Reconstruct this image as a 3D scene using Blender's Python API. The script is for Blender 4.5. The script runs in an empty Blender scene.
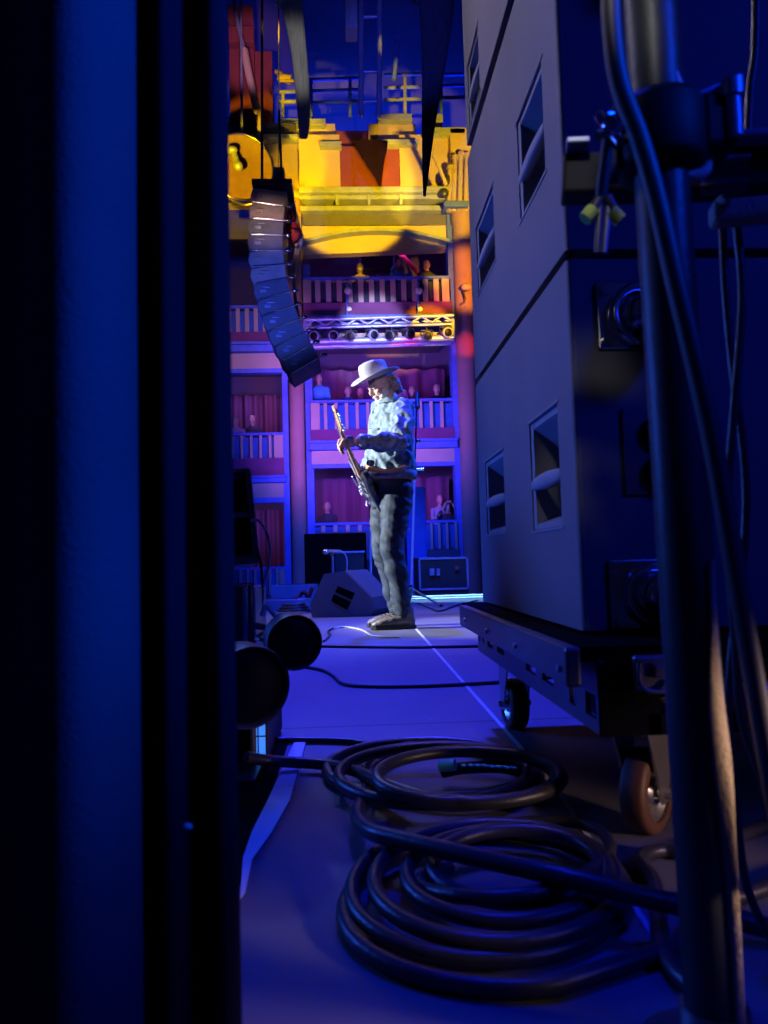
import bpy, bmesh, math, random
from mathutils import Vector, Matrix, Quaternion, noise
random.seed(7)
SC = bpy.context.scene
COL = SC.collection
PI = math.pi

# ------------------------------------------------------------------ camera frame (used to place things at real distances)
FPX, CX, CY, EYE = 740.0, 384.0, 512.0, 0.47
TH, PH, RO = math.asin(.0477), math.asin(.0649), .027
cf = Vector((math.sin(TH)*math.cos(PH), math.cos(TH)*math.cos(PH), math.sin(PH)))
cr0 = Vector((math.cos(TH), -math.sin(TH), 0)); cu0 = cr0.cross(cf)
cr = cr0*math.cos(RO) - cu0*math.sin(RO)
cu = cr0*math.sin(RO) + cu0*math.cos(RO)
ORG = Vector((0, 0, EYE))
def ray(x, y): return cf + cr*((x-CX)/FPX) + cu*((CY-y)/FPX)
def W(x, y, Y):                       # the place at distance Y seen at (x, y)
    d = ray(x, y); return ORG + d*(Y/d.y)
def G(x, y, z=0.0):                   # the place at height z seen at (x, y)
    d = ray(x, y); return ORG + d*((z-EYE)/d.z)

cam = bpy.data.cameras.new('camera'); camo = bpy.data.objects.new('camera', cam); COL.objects.link(camo)
m3 = Matrix((cr, cu, -cf)).transposed()
camo.matrix_world = Matrix.Translation(ORG) @ m3.to_4x4()
cam.sensor_fit = 'VERTICAL'; cam.sensor_height = 36; cam.lens = FPX/1024*36
cam.clip_start = .02; cam.clip_end = 200
cam.dof.use_dof = True; cam.dof.focus_distance = 5.1; cam.dof.aperture_fstop = 6.5
SC.camera = camo
SC.view_settings.view_transform = 'Standard'; SC.view_settings.look = 'None'
SC.view_settings.gamma = 1; SC.view_settings.use_curve_mapping = False
SC.view_settings.exposure = 0
try:
    SC.cycles.use_denoising = True
    SC.cycles.max_bounces = 6; SC.cycles.sample_clamp_indirect = 4; SC.cycles.caustics_reflective = False; SC.cycles.caustics_refractive = False
except Exception: pass
wld = bpy.data.worlds.new('hall_air'); SC.world = wld; wld.use_nodes = True
wld.node_tree.nodes['Background'].inputs[0].default_value = (.004, .005, .03, 1)
wld.node_tree.nodes['Background'].inputs[1].default_value = .35

# ------------------------------------------------------------------ materials
def mat(name, col, rough=.6, metal=0., var=.12, scale=6., bump=.0, bscale=60., emit=None, es=1., spec=.5, stretch=None, coat=0):
    m = bpy.data.materials.new(name); m.use_nodes = True
    nt = m.node_tree; b = nt.nodes['Principled BSDF']
    b.inputs['Roughness'].default_value = rough; b.inputs['Metallic'].default_value = metal
    b.inputs['Specular IOR Level'].default_value = spec
    b.inputs['Coat Weight'].default_value = coat
    tc = nt.nodes.new('ShaderNodeTexCoord'); src = tc.outputs['Object']
    if stretch:
        mp = nt.nodes.new('ShaderNodeMapping'); mp.inputs['Scale'].default_value = stretch
        nt.links.new(src, mp.inputs['Vector']); src = mp.outputs['Vector']
    n = nt.nodes.new('ShaderNodeTexNoise'); n.inputs['Scale'].default_value = scale; n.inputs['Detail'].default_value = 5
    nt.links.new(src, n.inputs['Vector'])
    r = nt.nodes.new('ShaderNodeValToRGB')
    r.color_ramp.elements[0].position = .3; r.color_ramp.elements[1].position = .7
    r.color_ramp.elements[0].color = tuple(max(0, c*(1-var)) for c in col)+(1,)
    r.color_ramp.elements[1].color = tuple(min(1, c*(1+var)) for c in col)+(1,)
    nt.links.new(n.outputs['Fac'], r.inputs['Fac']); nt.links.new(r.outputs['Color'], b.inputs['Base Color'])
    if bump:
        n2 = nt.nodes.new('ShaderNodeTexNoise'); n2.inputs['Scale'].default_value = bscale; n2.inputs['Detail'].default_value = 4
        nt.links.new(src, n2.inputs['Vector'])
        bp = nt.nodes.new('ShaderNodeBump'); bp.inputs['Strength'].default_value = bump; bp.inputs['Distance'].default_value = .01
        nt.links.new(n2.outputs['Fac'], bp.inputs['Height']); nt.links.new(bp.outputs['Normal'], b.inputs['Normal'])
    if emit:
        b.inputs['Emission Color'].default_value = tuple(emit)+(1,); b.inputs['Emission Strength'].default_value = es
    return m

M = dict(
 black_velvet = mat('black velvet', (.075, .075, .085), .95, bump=.3, bscale=300, spec=.1),
 shaded_velvet  = mat('shaded black velvet', (.020, .013, .020), .95, bump=.3, bscale=300, spec=.05),  # second curtain's shade put into a darker copy of the cloth
 black_paint  = mat('textured black paint', (.03, .03, .036), .55, bump=.15, bscale=400, spec=.4),
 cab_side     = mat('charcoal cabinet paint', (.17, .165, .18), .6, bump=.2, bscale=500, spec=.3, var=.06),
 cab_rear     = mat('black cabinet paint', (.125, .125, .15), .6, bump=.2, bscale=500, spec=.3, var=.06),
 matt_black   = mat('matt black iron', (.012, .012, .015), .6, spec=.25),
 tan_paint    = mat('tan enamel', (.20, .11, .085), .5),
 hole         = mat('matt black lining', (.004, .004, .005), .95, spec=.02),
 grey_paint   = mat('grey recess paint', (.26, .27, .30), .6, spec=.3),
 steel        = mat('zinc plated steel', (.55, .54, .52), .32, .9, bump=.05),
 dark_steel   = mat('dark oiled steel', (.11, .11, .125), .38, .6),
 chrome       = mat('bright chrome', (.75, .75, .78), .16, 1.),
 brown_tread  = mat('brown polyurethane tread', (.105, .045, .022), .55, bump=.1, bscale=80),
 rubber       = mat('black cable rubber', (.024, .024, .03), .36, spec=.5, bump=.12, bscale=160),
 rubber_grey  = mat('grey cable rubber', (.055, .05, .055), .5, spec=.5),
 white_cable  = mat('white cable jacket', (.55, .55, .58), .45),
 pole_paint   = mat('dull grey tube', (.032, .038, .044), .45, .2, spec=.5, bump=.08, bscale=90),
 beige_cloth  = mat('beige webbing', (.50, .38, .29), .9, bump=.4, bscale=250),
 white_tape   = mat('white gaffer tape', (.62, .63, .66), .7, bump=.25, bscale=120),
 teal_plastic = mat('teal connector plastic', (.10, .62, .66), .4),
 lime_plastic = mat('lime plastic tip', (.55, .70, .10), .45),
 pink_plastic = mat('pale pink plastic', (.70, .50, .50), .5),
 display      = mat('lit blue screen', (.05, .2, .5), .3, emit=(.05, .24, .95), es=1.0),
 lens         = mat('dark lens glass', (.006, .006, .010), .42, spec=.12),
 column_plaster = mat('pinkish column plaster', (.40, .24, .19), .85, var=.12, scale=1.5, spec=.2),
 cream        = mat('cream plaster', (.52, .40, .30), .85, var=.1, scale=1.5, spec=.2),
 ochre        = mat('pale ochre plaster', (.74, .55, .22), .85, var=.08, scale=1.2, spec=.2),
 plum         = mat('plum balcony panel', (.20, .06, .16), .8, var=.12, scale=2, spec=.2),
 shadow_maroon  = mat('painted shadow maroon', (.012, .004, .016), .9, spec=.05),  # colour of the wall shadow, used on the dark wedge only
 maroon       = mat('maroon wall panel', (.33, .075, .09), .8, var=.12, scale=2, spec=.2),
 greygreen    = mat('grey green moulding', (.42, .46, .38), .8, spec=.2),
 bluegrey     = mat('blue grey pilaster paint', (.12, .19, .60), .8, spec=.2),
 hall_dark    = mat('dark hall wall', (.13, .12, .16), .9, var=.2, scale=.5, spec=.1),
 hall_red     = mat('dark red hanging cloth', (.16, .07, .13), .9, var=.15, scale=2, stretch=(6, 6, .3), spec=.1),
 blue_lit_lining     = mat('blue lit balcony lining', (.05, .14, .42), .85, spec=.1),  # blue light falling on the backing put into its colour
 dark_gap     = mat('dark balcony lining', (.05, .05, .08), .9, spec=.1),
 skin         = mat('skin', (.55, .34, .26), .5, var=.08, scale=30, spec=.35),
 hair         = mat('greying brown hair', (.30, .22, .18), .7, var=.4, scale=60, bump=.5, bscale=200),
 beard        = mat('white beard', (.75, .72, .68), .8, var=.15, scale=80, bump=.5, bscale=250),
 felt         = mat('pale grey felt', (.37, .345, .35), .9, bump=.15, bscale=200, var=.06),
 hatband      = mat('tan hat band', (.42, .30, .26), .7),
 denim        = mat('washed blue denim', (.125, .18, .225), .75, var=.7, scale=22, bump=.35, bscale=120),
 jeans        = mat('dark slate denim', (.013, .024, .046), .75, var=.6, scale=16, bump=.35, bscale=120),
 leather      = mat('brown leather', (.34, .16, .09), .5, bump=.2),
 boot         = mat('worn dark leather', (.13, .115, .11), .38, bump=.25, bscale=60, var=.3),
 guitar_body  = mat('black guitar lacquer', (.03, .03, .035), .22, coat=.5),
 maple        = mat('maple wood', (.55, .30, .14), .4, var=.2, scale=4, stretch=(1, 1, 8)),
 strings      = mat('nickel strings', (.8, .78, .74), .25, 1.),
 shirt_blue   = mat('blue cotton', (.08, .40, .95), .85),
 shirt_dark   = mat('dark cotton', (.05, .05, .07), .85),
 shirt_yellow = mat('yellow cotton', (.70, .45, .10), .85),
 shirt_grey   = mat('grey cotton', (.32, .34, .42), .85),
 white_cloth  = mat('white cloth', (.75, .73, .70), .8),
 rigblue      = mat('blue grey aluminium', (.34, .38, .55), .4, .4),
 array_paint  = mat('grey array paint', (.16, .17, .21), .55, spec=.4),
 plain_and_lit_tan   = mat('plain and warm lit tan', (.42, .35, .33), .55),  # paints warm light on some array boxes, plain tan elsewhere
 dark_drape   = mat('dark masking drape', (.035, .04, .06), .95, spec=.05, stretch=(8, 8, .5), var=.3),
 grey_drape   = mat('grey webbing drape', (.45, .45, .43), .9, stretch=(9, 9, .5), var=.25),
 yellow_cloth = mat('yellow plastic', (.8, .6, .05), .6),
 red_cloth    = mat('red cloth', (.55, .04, .04), .8),
)

def floor_material():
    m = bpy.data.materials.new('black stage deck boards'); m.use_nodes = True
    nt = m.node_tree; b = nt.nodes['Principled BSDF']
    tc = nt.nodes.new('ShaderNodeTexCoord')
    mp = nt.nodes.new('ShaderNodeMapping'); mp.inputs['Location'].default_value = (.85, -.05, 0)
    nt.links.new(tc.outputs['Object'], mp.inputs['Vector'])
    br = nt.nodes.new('ShaderNodeTexBrick'); br.offset = .0
    br.inputs['Scale'].default_value = 1; br.inputs['Brick Width'].default_value = 2.44
    br.inputs['Row Height'].default_value = 2.1; br.inputs['Mortar Size'].default_value = .006
    br.inputs['Color1'].default_value = (.165, .16, .175, 1); br.inputs['Color2'].default_value = (.145, .142, .158, 1)
    br.inputs['Mortar'].default_value = (.015, .015, .018, 1)
    nt.links.new(mp.outputs['Vector'], br.inputs['Vector'])
    n = nt.nodes.new('ShaderNodeTexNoise'); n.inputs['Scale'].default_value = 3; n.inputs['Detail'].default_value = 8; n.inputs['Roughness'].default_value = .65
    nt.links.new(tc.outputs['Object'], n.inputs['Vector'])
    mx = nt.nodes.new('ShaderNodeMix'); mx.data_type = 'RGBA'; mx.blend_type = 'MULTIPLY'; mx.inputs[0].default_value = .45
    rp = nt.nodes.new('ShaderNodeValToRGB'); rp.color_ramp.elements[0].position = .3; rp.color_ramp.elements[1].position = .75
    rp.color_ramp.elements[0].color = (.45, .45, .45, 1)
    nt.links.new(n.outputs['Fac'], rp.inputs['Fac'])
    nt.links.new(br.outputs['Color'], mx.inputs[6]); nt.links.new(rp.outputs['Color'], mx.inputs[7])
    # scuffs and specks
    v = nt.nodes.new('ShaderNodeTexVoronoi'); v.inputs['Scale'].default_value = 5
    nt.links.new(tc.outputs['Object'], v.inputs['Vector'])
    cp = nt.nodes.new('ShaderNodeMath'); cp.operation = 'LESS_THAN'; cp.inputs[1].default_value = .035
    nt.links.new(v.outputs['Distance'], cp.inputs[0])
    mx2 = nt.nodes.new('ShaderNodeMix'); mx2.data_type = 'RGBA'; mx2.inputs[7].default_value = (.4, .4, .42, 1)
    sc_ = nt.nodes.new('ShaderNodeMath'); sc_.operation = 'MULTIPLY'; sc_.inputs[1].default_value = .45
    nt.links.new(cp.outputs[0], sc_.inputs[0]); nt.links.new(sc_.outputs[0], mx2.inputs[0])
    nt.links.new(mx.outputs[2], mx2.inputs[6]); nt.links.new(mx2.outputs[2], b.inputs['Base Color'])
    b.inputs['Roughness'].default_value = .5; b.inputs['Specular IOR Level'].default_value = .35
    n2 = nt.nodes.new('ShaderNodeTexNoise'); n2.inputs['Scale'].default_value = 90
    nt.links.new(tc.outputs['Object'], n2.inputs['Vector'])
    bp = nt.nodes.new('ShaderNodeBump'); bp.inputs['Strength'].default_value = .12; bp.inputs['Distance'].default_value = .004
    nt.links.new(n2.outputs['Fac'], bp.inputs['Height']); nt.links.new(bp.outputs['Normal'], b.inputs['Normal'])
    return m
M['deck'] = floor_material()

# ------------------------------------------------------------------ mesh building
def frame(d, hint=None):
    d = Vector(d).normalized()
    h = Vector(hint) if hint is not None else (Vector((0, 0, 1)) if abs(d.z) < .9 else Vector((0, 1, 0)))
    a = h.cross(d)
    if a.length < 1e-6: a = Vector((1, 0, 0)).cross(d)
    a.normalize(); return a, d.cross(a)

class MB:
    def __init__(s): s.v = []; s.f = []; s.smooth = []
    def add(s, vs, fs, smooth=False):
        o = len(s.v); s.v += [Vector(p) for p in vs]; s.f += [tuple(i+o for i in f) for f in fs]; s.smooth += [smooth]*len(fs); return s
    def box(s, c, size, rot=None, bev=0.):
        bm = bmesh.new(); bmesh.ops.create_cube(bm, size=1)
        for v in bm.verts: v.co = Vector((v.co.x*size[0], v.co.y*size[1], v.co.z*size[2]))
        if bev: bmesh.ops.bevel(bm, geom=bm.edges[:], offset=min(bev, min(size)*.45), segments=2, profile=.5, affect='EDGES')
        bm.verts.index_update()
        R = rot if rot is not None else Matrix.Identity(3); c = Vector(c)
        s.add([R @ v.co + c for v in bm.verts], [[v.index for v in f.verts] for f in bm.faces]); bm.free(); return s
    def span(s, a, b, bev=0.):          # box from corner a to corner b
        a, b = Vector(a), Vector(b); return s.box((a+b)/2, [abs(b[i]-a[i]) for i in range(3)], None, bev)
    def cyl(s, p0, p1, r0, r1=None, n=20, caps=True, smooth=True):
        r1 = r0 if r1 is None else r1
        p0, p1 = Vector(p0), Vector(p1); a, b = frame(p1-p0); vs = []
        for p, r in ((p0, r0), (p1, r1)):
            for k in range(n):
                t = 2*PI*k/n; vs.append(p + a*(r*math.cos(t)) + b*(r*math.sin(t)))
        s.add(vs, [(k, (k+1) % n, n+(k+1) % n, n+k) for k in range(n)], smooth)
        if caps: s.add(vs, [tuple(range(n-1, -1, -1)), tuple(range(n, 2*n))])
        return s
    def tube(s, pts, r, n=10, closed=False, flat=1.):
        pts = [Vector(p) for p in pts]; N = len(pts); vs = []; nrm = None
        for i, p in enumerate(pts):
            q0 = pts[(i-1) % N] if (closed or i) else pts[0]; q1 = pts[(i+1) % N] if (closed or i < N-1) else pts[-1]
            t = (q1-q0).normalized()
            if nrm is None: nrm = frame(t)[0]
            nrm = (nrm - t*nrm.dot(t)).normalized(); b = t.cross(nrm)
            rr = r[i] if isinstance(r, (list, tuple)) else r
            for k in range(n):
                a = 2*PI*k/n; vs.append(p + nrm*(rr*math.cos(a)) + b*(rr*flat*math.sin(a)))
        fs = []
        for i in range(N if closed else N-1):
            j = (i+1) % N
            for k in range(n): fs.append((i*n+k, i*n+(k+1) % n, j*n+(k+1) % n, j*n+k))
        s.add(vs, fs, True)
        if not closed: s.add(vs, [tuple(range(n-1, -1, -1)), tuple(range((N-1)*n, N*n))])
        return s
    def lathe(s, c, axis, prof, n=28, caps=True):     # prof: (distance along axis, radius)
        c = Vector(c); d = Vector(axis).normalized(); a, b = frame(d); vs = []
        for h, r in prof:
            for k in range(n):
                t = 2*PI*k/n; vs.append(c + d*h + a*(r*math.cos(t)) + b*(r*math.sin(t)))
        fs = []
        for i in range(len(prof)-1):
            for k in range(n): fs.append((i*n+k, i*n+(k+1) % n, (i+1)*n+(k+1) % n, (i+1)*n+k))
        s.add(vs, fs, True)
        if caps: s.add(vs, [tuple(range(n-1, -1, -1)), tuple(range((len(prof)-1)*n, len(prof)*n))])
        return s
    def prism(s, poly, ext):            # closed outline poly (3D points), pushed along ext
        n = len(poly); e = Vector(ext); p = [Vector(q) for q in poly]
        s.add(p+[q+e for q in p], [tuple(range(n-1, -1, -1)), tuple(range(n, 2*n))]+[(k, (k+1) % n, n+(k+1) % n, n+k) for k in range(n)]); return s
    def ell(s, c, ax, n=16, m=12):      # ellipsoid: ax = three semi-axis vectors
        c = Vector(c); vs = [c+Vector(ax[2])]
        for i in range(1, m):
            t = PI*i/m
            for k in range(n):
                q = 2*PI*k/n; vs.append(c + Vector(ax[0])*(math.sin(t)*math.cos(q)) + Vector(ax[1])*(math.sin(t)*math.sin(q)) + Vector(ax[2])*math.cos(t))
        vs.append(c-Vector(ax[2])); fs = [(0, 1+k, 1+(k+1) % n) for k in range(n)]
        for i in range(m-2):
            for k in range(n):
                a = 1+i*n; fs.append((a+k, a+n+k, a+n+(k+1) % n, a+(k+1) % n))
        a = 1+(m-2)*n; fs += [(a+k, len(vs)-1, a+(k+1) % n) for k in range(n)]
        s.add(vs, fs, True); return s
    def loft(s, secs, n=20):            # secs: (centre, axis vector A, axis vector B)
        vs = []
        for c, A, B in secs:
            for k in range(n):
                t = 2*PI*k/n; vs.append(Vector(c)+Vector(A)*math.cos(t)+Vector(B)*math.sin(t))
        fs = []
        for i in range(len(secs)-1):
            for k in range(n): fs.append((i*n+k, i*n+(k+1) % n, (i+1)*n+(k+1) % n, (i+1)*n+k))
        s.add(vs, fs, True); s.add(vs, [tuple(range(n-1, -1, -1)), tuple(range((len(secs)-1)*n, len(secs)*n))]); return s
    def mesh(s, name, off=None):
        me = bpy.data.meshes.new(name); o = off or Vector((0, 0, 0))
        me.from_pydata([tuple(v-o) for v in s.v], [], s.f); me.update()
        bm = bmesh.new(); bm.from_mesh(me); bmesh.ops.recalc_face_normals(bm, faces=bm.faces); bm.to_mesh(me); bm.free()
        for p, sm in zip(me.polygons, s.smooth): p.use_smooth = sm
        return me

def rootloc(o):
    while o.parent is not None: o = o.parent
    return Vector(o.location)
def part(name, mb, m, parent, label=None, kind=None):
    o = bpy.data.objects.new(name, mb.mesh(name, rootloc(parent))); COL.objects.link(o); o.parent = parent
    o.data.materials.append(M[m] if isinstance(m, str) else m)
    if label: o['label'] = label
    if kind: o['kind'] = kind
    return o
def thing(name, label, cat, loc, group=None):
    o = bpy.data.objects.new(name, None); COL.objects.link(o); o.location = Vector(loc); o.empty_display_size = .1
    o['label'] = label; o['category'] = cat
    if group: o['group'] = group
    return o
def solo(name, mb, m, label, cat, loc=(0, 0, 0), group=None, kind=None):
    o = bpy.data.objects.new(name, mb.mesh(name, Vector(loc))); COL.objects.link(o); o.location = Vector(loc)
    o.data.materials.append(M[m] if isinstance(m, str) else m)
    o['label'] = label; o['category'] = cat
    if group: o['group'] = group
    if kind: o['kind'] = kind
    return o
def struct(name, mb, m, label=None):
    o = bpy.data.objects.new(name, mb.mesh(name)); COL.objects.link(o); o.data.materials.append(M[m]); o['kind'] = 'structure'
    if label: o['label'] = label
    o['category'] = name.split('_')[0].split('.')[0]
    return o
def remesh(o, vox, smooth=4, disp=None):
    md = o.modifiers.new('r', 'REMESH'); md.mode = 'VOXEL'; md.voxel_size = vox
    ms = o.modifiers.new('s', 'SMOOTH'); ms.factor = .5; ms.iterations = smooth
    dg = bpy.context.evaluated_depsgraph_get(); dg.update()
    me = bpy.data.meshes.new_from_object(o.evaluated_get(dg))
    ml = list(o.data.materials); o.modifiers.clear(); o.data = me
    me.materials.clear()
    for m_ in ml: me.materials.append(m_)
    for p in me.polygons: p.use_smooth = True
    if disp:
        ns = [v.normal.copy() for v in me.vertices]
        for v, nn in zip(me.vertices, ns): v.co += nn*disp(v.co)
    return o
def crom(pts, k=8, closed=False):
    pts = [Vector(p) for p in pts]; n = len(pts); out = []
    for i in range(n if closed else n-1):
        if closed: a, b, c, d = pts[(i-1) % n], pts[i], pts[(i+1) % n], pts[(i+2) % n]
        else: a, b, c, d = pts[max(0, i-1)], pts[i], pts[i+1], pts[min(n-1, i+2)]
        for j in range(k):
            t = j/k; out.append(.5*((2*b)+(c-a)*t+(2*a-5*b+4*c-d)*t*t+(3*b-a-3*c+d)*t**3))
    if not closed: out.append(pts[-1])
    return out
def rotz(a): return Matrix.Rotation(a, 3, 'Z')

def spot(name, loc, tgt, e, col, ang=40, blend=.3, rad=.15):
    l = bpy.data.lights.new(name, 'SPOT'); l.energy = e; l.color = col; l.spot_size = math.radians(ang); l.spot_blend = blend; l.shadow_soft_size = rad
    o = bpy.data.objects.new(name, l); COL.objects.link(o); o.location = loc
    o.rotation_euler = (Vector(tgt)-Vector(loc)).to_track_quat('-Z', 'Y').to_euler(); return o
def area(name, loc, tgt, e, col, sx, sy=None):
    l = bpy.data.lights.new(name, 'AREA'); l.shape = 'RECTANGLE'; l.size = sx; l.size_y = sy or sx; l.energy = e; l.color = col
    o = bpy.data.objects.new(name, l); COL.objects.link(o); o.location = loc
    o.rotation_euler = (Vector(tgt)-Vector(loc)).to_track_quat('-Z', 'Y').to_euler(); return o
# ================================================================== THE SETTING
struct('floor', MB().span((-7, -2, -.12), (7, 9.45, 0)), 'deck')
struct('trim_1', MB().span((-7, 9.45, -.9), (7, 9.5, -.02), .004), 'bluegrey')             # stage front edge
# ------------------------------------------------------------------ cabinets on the dolly
X0, YN, YF = .392, 1.25, 2.2
def panel_with_holes(mb, x, t, y0, y1, z0, z1, holes):
    ys = sorted({y0, y1, *[h[0] for h in holes], *[h[1] for h in holes]}); zs = sorted({z0, z1, *[h[2] for h in holes], *[h[3] for h in holes]})
    for i in range(len(ys)-1):
        for j in range(len(zs)-1):
            cy, cz = (ys[i]+ys[i+1])/2, (zs[j]+zs[j+1])/2
            if any(h[0] < cy < h[1] and h[2] < cz < h[3] for h in holes): continue
            mb.span((x, ys[i], zs[j]), (x+t, ys[i+1], zs[j+1]))
def caster(parent, top, yaw, r=.066, w=.044, drop=.20, tread='brown_tread'):
    top = Vector(top); R = rotz(yaw); hub = top + Vector((0, 0, -(drop-r))) + R @ Vector((0, .022, 0))
    ax = R @ Vector((1, 0, 0))
    b = MB(); b.box(top+Vector((0, 0, -.006)), (.105, .105, .010), R, .003)
    for sx in (-1, 1):
        for sy in (-1, 1): b.cyl(top+R @ Vector((sx*.04, sy*.04, -.020)), top+R @ Vector((sx*.04, sy*.04, -.008)), .008, n=6)
    b.lathe(top+Vector((0, 0, -.010)), (0, 0, -1), [(0, .04), (.01, .042), (.02, .036), (.026, .03)])
    for sx in (-1, 1):                                                  # fork cheeks: broad above, narrowing to the axle
        o = sx*(w/2+.006)
        poly = [top+R @ Vector((o, -.042, -.024)), top+R @ Vector((o, .046, -.024)), hub+R @ Vector((o, .020, .018)), hub+R @ Vector((o, .014, -.016)), hub+R @ Vector((o, -.014, -.016)), hub+R @ Vector((o, -.03, .035))]
        b.prism(poly, ax*(.004*sx))
    b.box(top+R @ Vector((0, .002, -.026)), (w+.018, .088, .006), R, .002)
    b.cyl(hub-ax*(w/2+.020), hub+ax*(w/2+.020), .009, n=6)
    c = part('caster', b, 'steel', parent)
    wh = MB(); e = .008
    wh.lathe(hub-ax*(w/2), ax, [(0, r*.70), (0, r-e), (e*.35, r-e*.3), (e, r), (w-e, r), (w-e*.35, r-e*.3), (w, r-e), (w, r*.70)], 40, False)
    wh.lathe(hub-ax*(w/2), ax, [(0, r*.70), (w, r*.70)], 40, False)
    part('wheel', wh, tread, c)
    hb = MB(); hb.lathe(hub-ax*(w/2-.004), ax, [(0, .012), (0, .022), (.009, .024), (.011, r*.62), (.002, r*.66), (.002, r*.705), (w-.010, r*.705), (w-.010, r*.66), (w-.019, r*.62), (w-.017, .024), (w-.008, .022), (w-.008, .012)], 32)
    part('wheel_hub', hb, 'steel', c)
    return c
def stowed_caster(parent, c, r=.055):
    c = Vector(c); b = MB(); b.box(c+Vector((0, -.004, 0)), (.15, .008, .12), None, .003)
    for sx in (-1, 1):
        for sz in (-1, 1): b.cyl(c+Vector((sx*.06, -.016, sz*.045)), c+Vector((sx*.06, -.006, sz*.045)), .010, n=6)
    b.lathe(c+Vector((0, -.008, 0)), (0, -1, 0), [(0, .056), (.012, .056), (.016, .052), (.016, .044), (.010, .040)], 36, False)
    b.lathe(c+Vector((0, -.008, 0)), (0, -1, 0), [(0, .036), (.020, .030), (.030, .018), (.03, 0.001)], 28, False)
    o = part('stowed_caster', b, 'chrome', parent)
    wh = MB(); h = c+Vector((.012, -.062, -.034))
    wh.lathe(h-Vector((.02, 0, 0)), (1, 0, 0), [(0, .010), (0, r-.008), (.006, r), (.034, r), (.04, r-.008), (.04, .010)], 32)
    part('wheel', wh, 'rubber', o)
def cabinet(z0, z1, handles, label, group, rear=()):
    t = thing('speaker_cabinet', label, 'loudspeaker', (X0, YN, z0), group)
    X1 = 1.55
    hs = [(a, b, c, d) for a, b, c, d, _ in handles]
    s = MB(); panel_with_holes(s, X0, .018, YN+.010, YF-.006, z0+.006, z1-.006, hs)
    # rounded rim along the near upright corner
    s.cyl((X0+.010, YN+.010, z0+.006), (X0+.010, YN+.010, z1-.006), .010, n=16)
    s.span((X0+.014, YF-.02, z0+.006), (X1, YF, z1-.006)); s.span((X0+.012, YN+.02, z1-.02), (X1, YF-.02, z1-.006)); s.span((X0+.012, YN+.02, z0+.006), (X1, YF-.02, z0+.02))
    s.span((X1-.02, YN+.02, z0+.02), (X1, YF-.02, z1-.02))
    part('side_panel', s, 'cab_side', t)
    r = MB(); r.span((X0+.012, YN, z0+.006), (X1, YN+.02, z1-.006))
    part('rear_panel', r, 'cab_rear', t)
    for (a, b, c, d, bar) in handles:
        cup = MB(); D = .10; x = X0+.012; e = .012
        for p, q in (((x, a-e, c-e), (x+D, a, d+e)), ((x, b, c-e), (x+D, b+e, d+e)), ((x, a, c-e), (x+D, b, c)), ((x, a, d), (x+D, b, d+e)), ((x+D, a-e, c-e), (x+D+.01, b+e, d+e))): cup.span(p, q)
        h = part('handle', cup, 'hole', t)
        g = MB(); hh = d-c                                              # sloped throat above, lip below, raised rim
        g.prism([(X0+.004, a+.002, d-.001), (X0+.004, a+.002, d-hh*.06), (X0+.085, a+.002, d-hh*.38), (X0+.085, a+.002, d-.001)], (0, b-a-.004, 0))
        g.prism([(X0+.004, a+.002, c+.001), (X0+.004, a+.002, c+hh*.05), (X0+.05, a+.002, c+hh*.12), (X0+.05, a+.002, c+.001)], (0, b-a-.004, 0))
        g.prism([(X0+.003, b-.001, c+.002), (X0+.003, b-.022, c+.002), (X0+.07, b-.040, c+.002), (X0+.07, b-.001, c+.002)], (0, 0, hh-.004))
        for yy in (c-.006, d+.002): g.span((X0-.002, a-.012, yy), (X0+.004, b+.012, yy+.004))
        part('handle_rim', g, 'grey_paint', h)
        k = MB(); zc = c+hh*.42; hw = hh*.06
        pts = []
        n = 12
        for i in range(n+1):
            u = i/n; pts.append((X0+.003-.004*math.sin(PI*u), a+(b-a)*u, zc))
        vs = []
        for i, p in enumerate(pts):
            u = i/n; w_ = hw*(.8+.35*math.sin(PI*u))
            for dx, dz in ((0, -w_), (-.003, -w_*.6), (-.003, w_*.6), (0, w_), (.014, w_), (.014, -w_)): vs.append((p[0]+dx, p[1], p[2]+dz))
        fs = [(i*6+k_, i*6+(k_+1) % 6, (i+1)*6+(k_+1) % 6, (i+1)*6+k_) for i in range(n) for k_ in range(6)] + [tuple(range(6)), tuple(range(n*6, n*6+6))]
        k.add(vs, fs, True)
        if bar: part('grip_bar', k, 'grey_paint', h)
    for kind, p in rear:
        if kind == 'caster': stowed_caster(t, p)
        else:
            q = MB(); p = Vector(p); q.box(p+Vector((0, -.003, 0)), (.13, .006, .15), None, .002); cp = part('connector_plate', q, 'dark_steel', t)
            for dz in (.034, -.036):
                k = MB(); k.lathe(p+Vector((0, -.006, dz)), (0, -1, 0), [(0, .031), (.012, .031), (.014, .028), (.014, .020), (.005, .018), (.004, .001)], 28, False)
                part('socket', k, 'lens', cp)
    for yy in (YN+.08, YF-.08):                                        # little interlocks on top
        f = MB(); f.span((X0+.03, yy-.03, z1-.008), (X0+.09, yy+.03, z1+.004), .003); part('stacking_foot', f, 'rubber', t)
    return t
GRP = 'subwoofer cabinets stacked on the dolly'
cabinet(.335, .994, [(1.345, 1.56, .525, .752, True), (1.836, 2.085, .535, .739, True)],
        'charcoal speaker cabinet at the bottom of the stack, standing on the wheeled dolly', GRP,
        [('caster', (.515, YN, .885)), ('plate', (.54, YN, .645)), ('caster', (.515, YN, .40))])
cabinet(1.0, 1.700, [(1.355, 1.565, 1.205, 1.425, True), (1.84, 2.095, 1.235, 1.43, True)],
        'charcoal speaker cabinet in the middle of the stack, behind the pole clamp', GRP, [('caster', (.56, YN, 1.56))])
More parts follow.
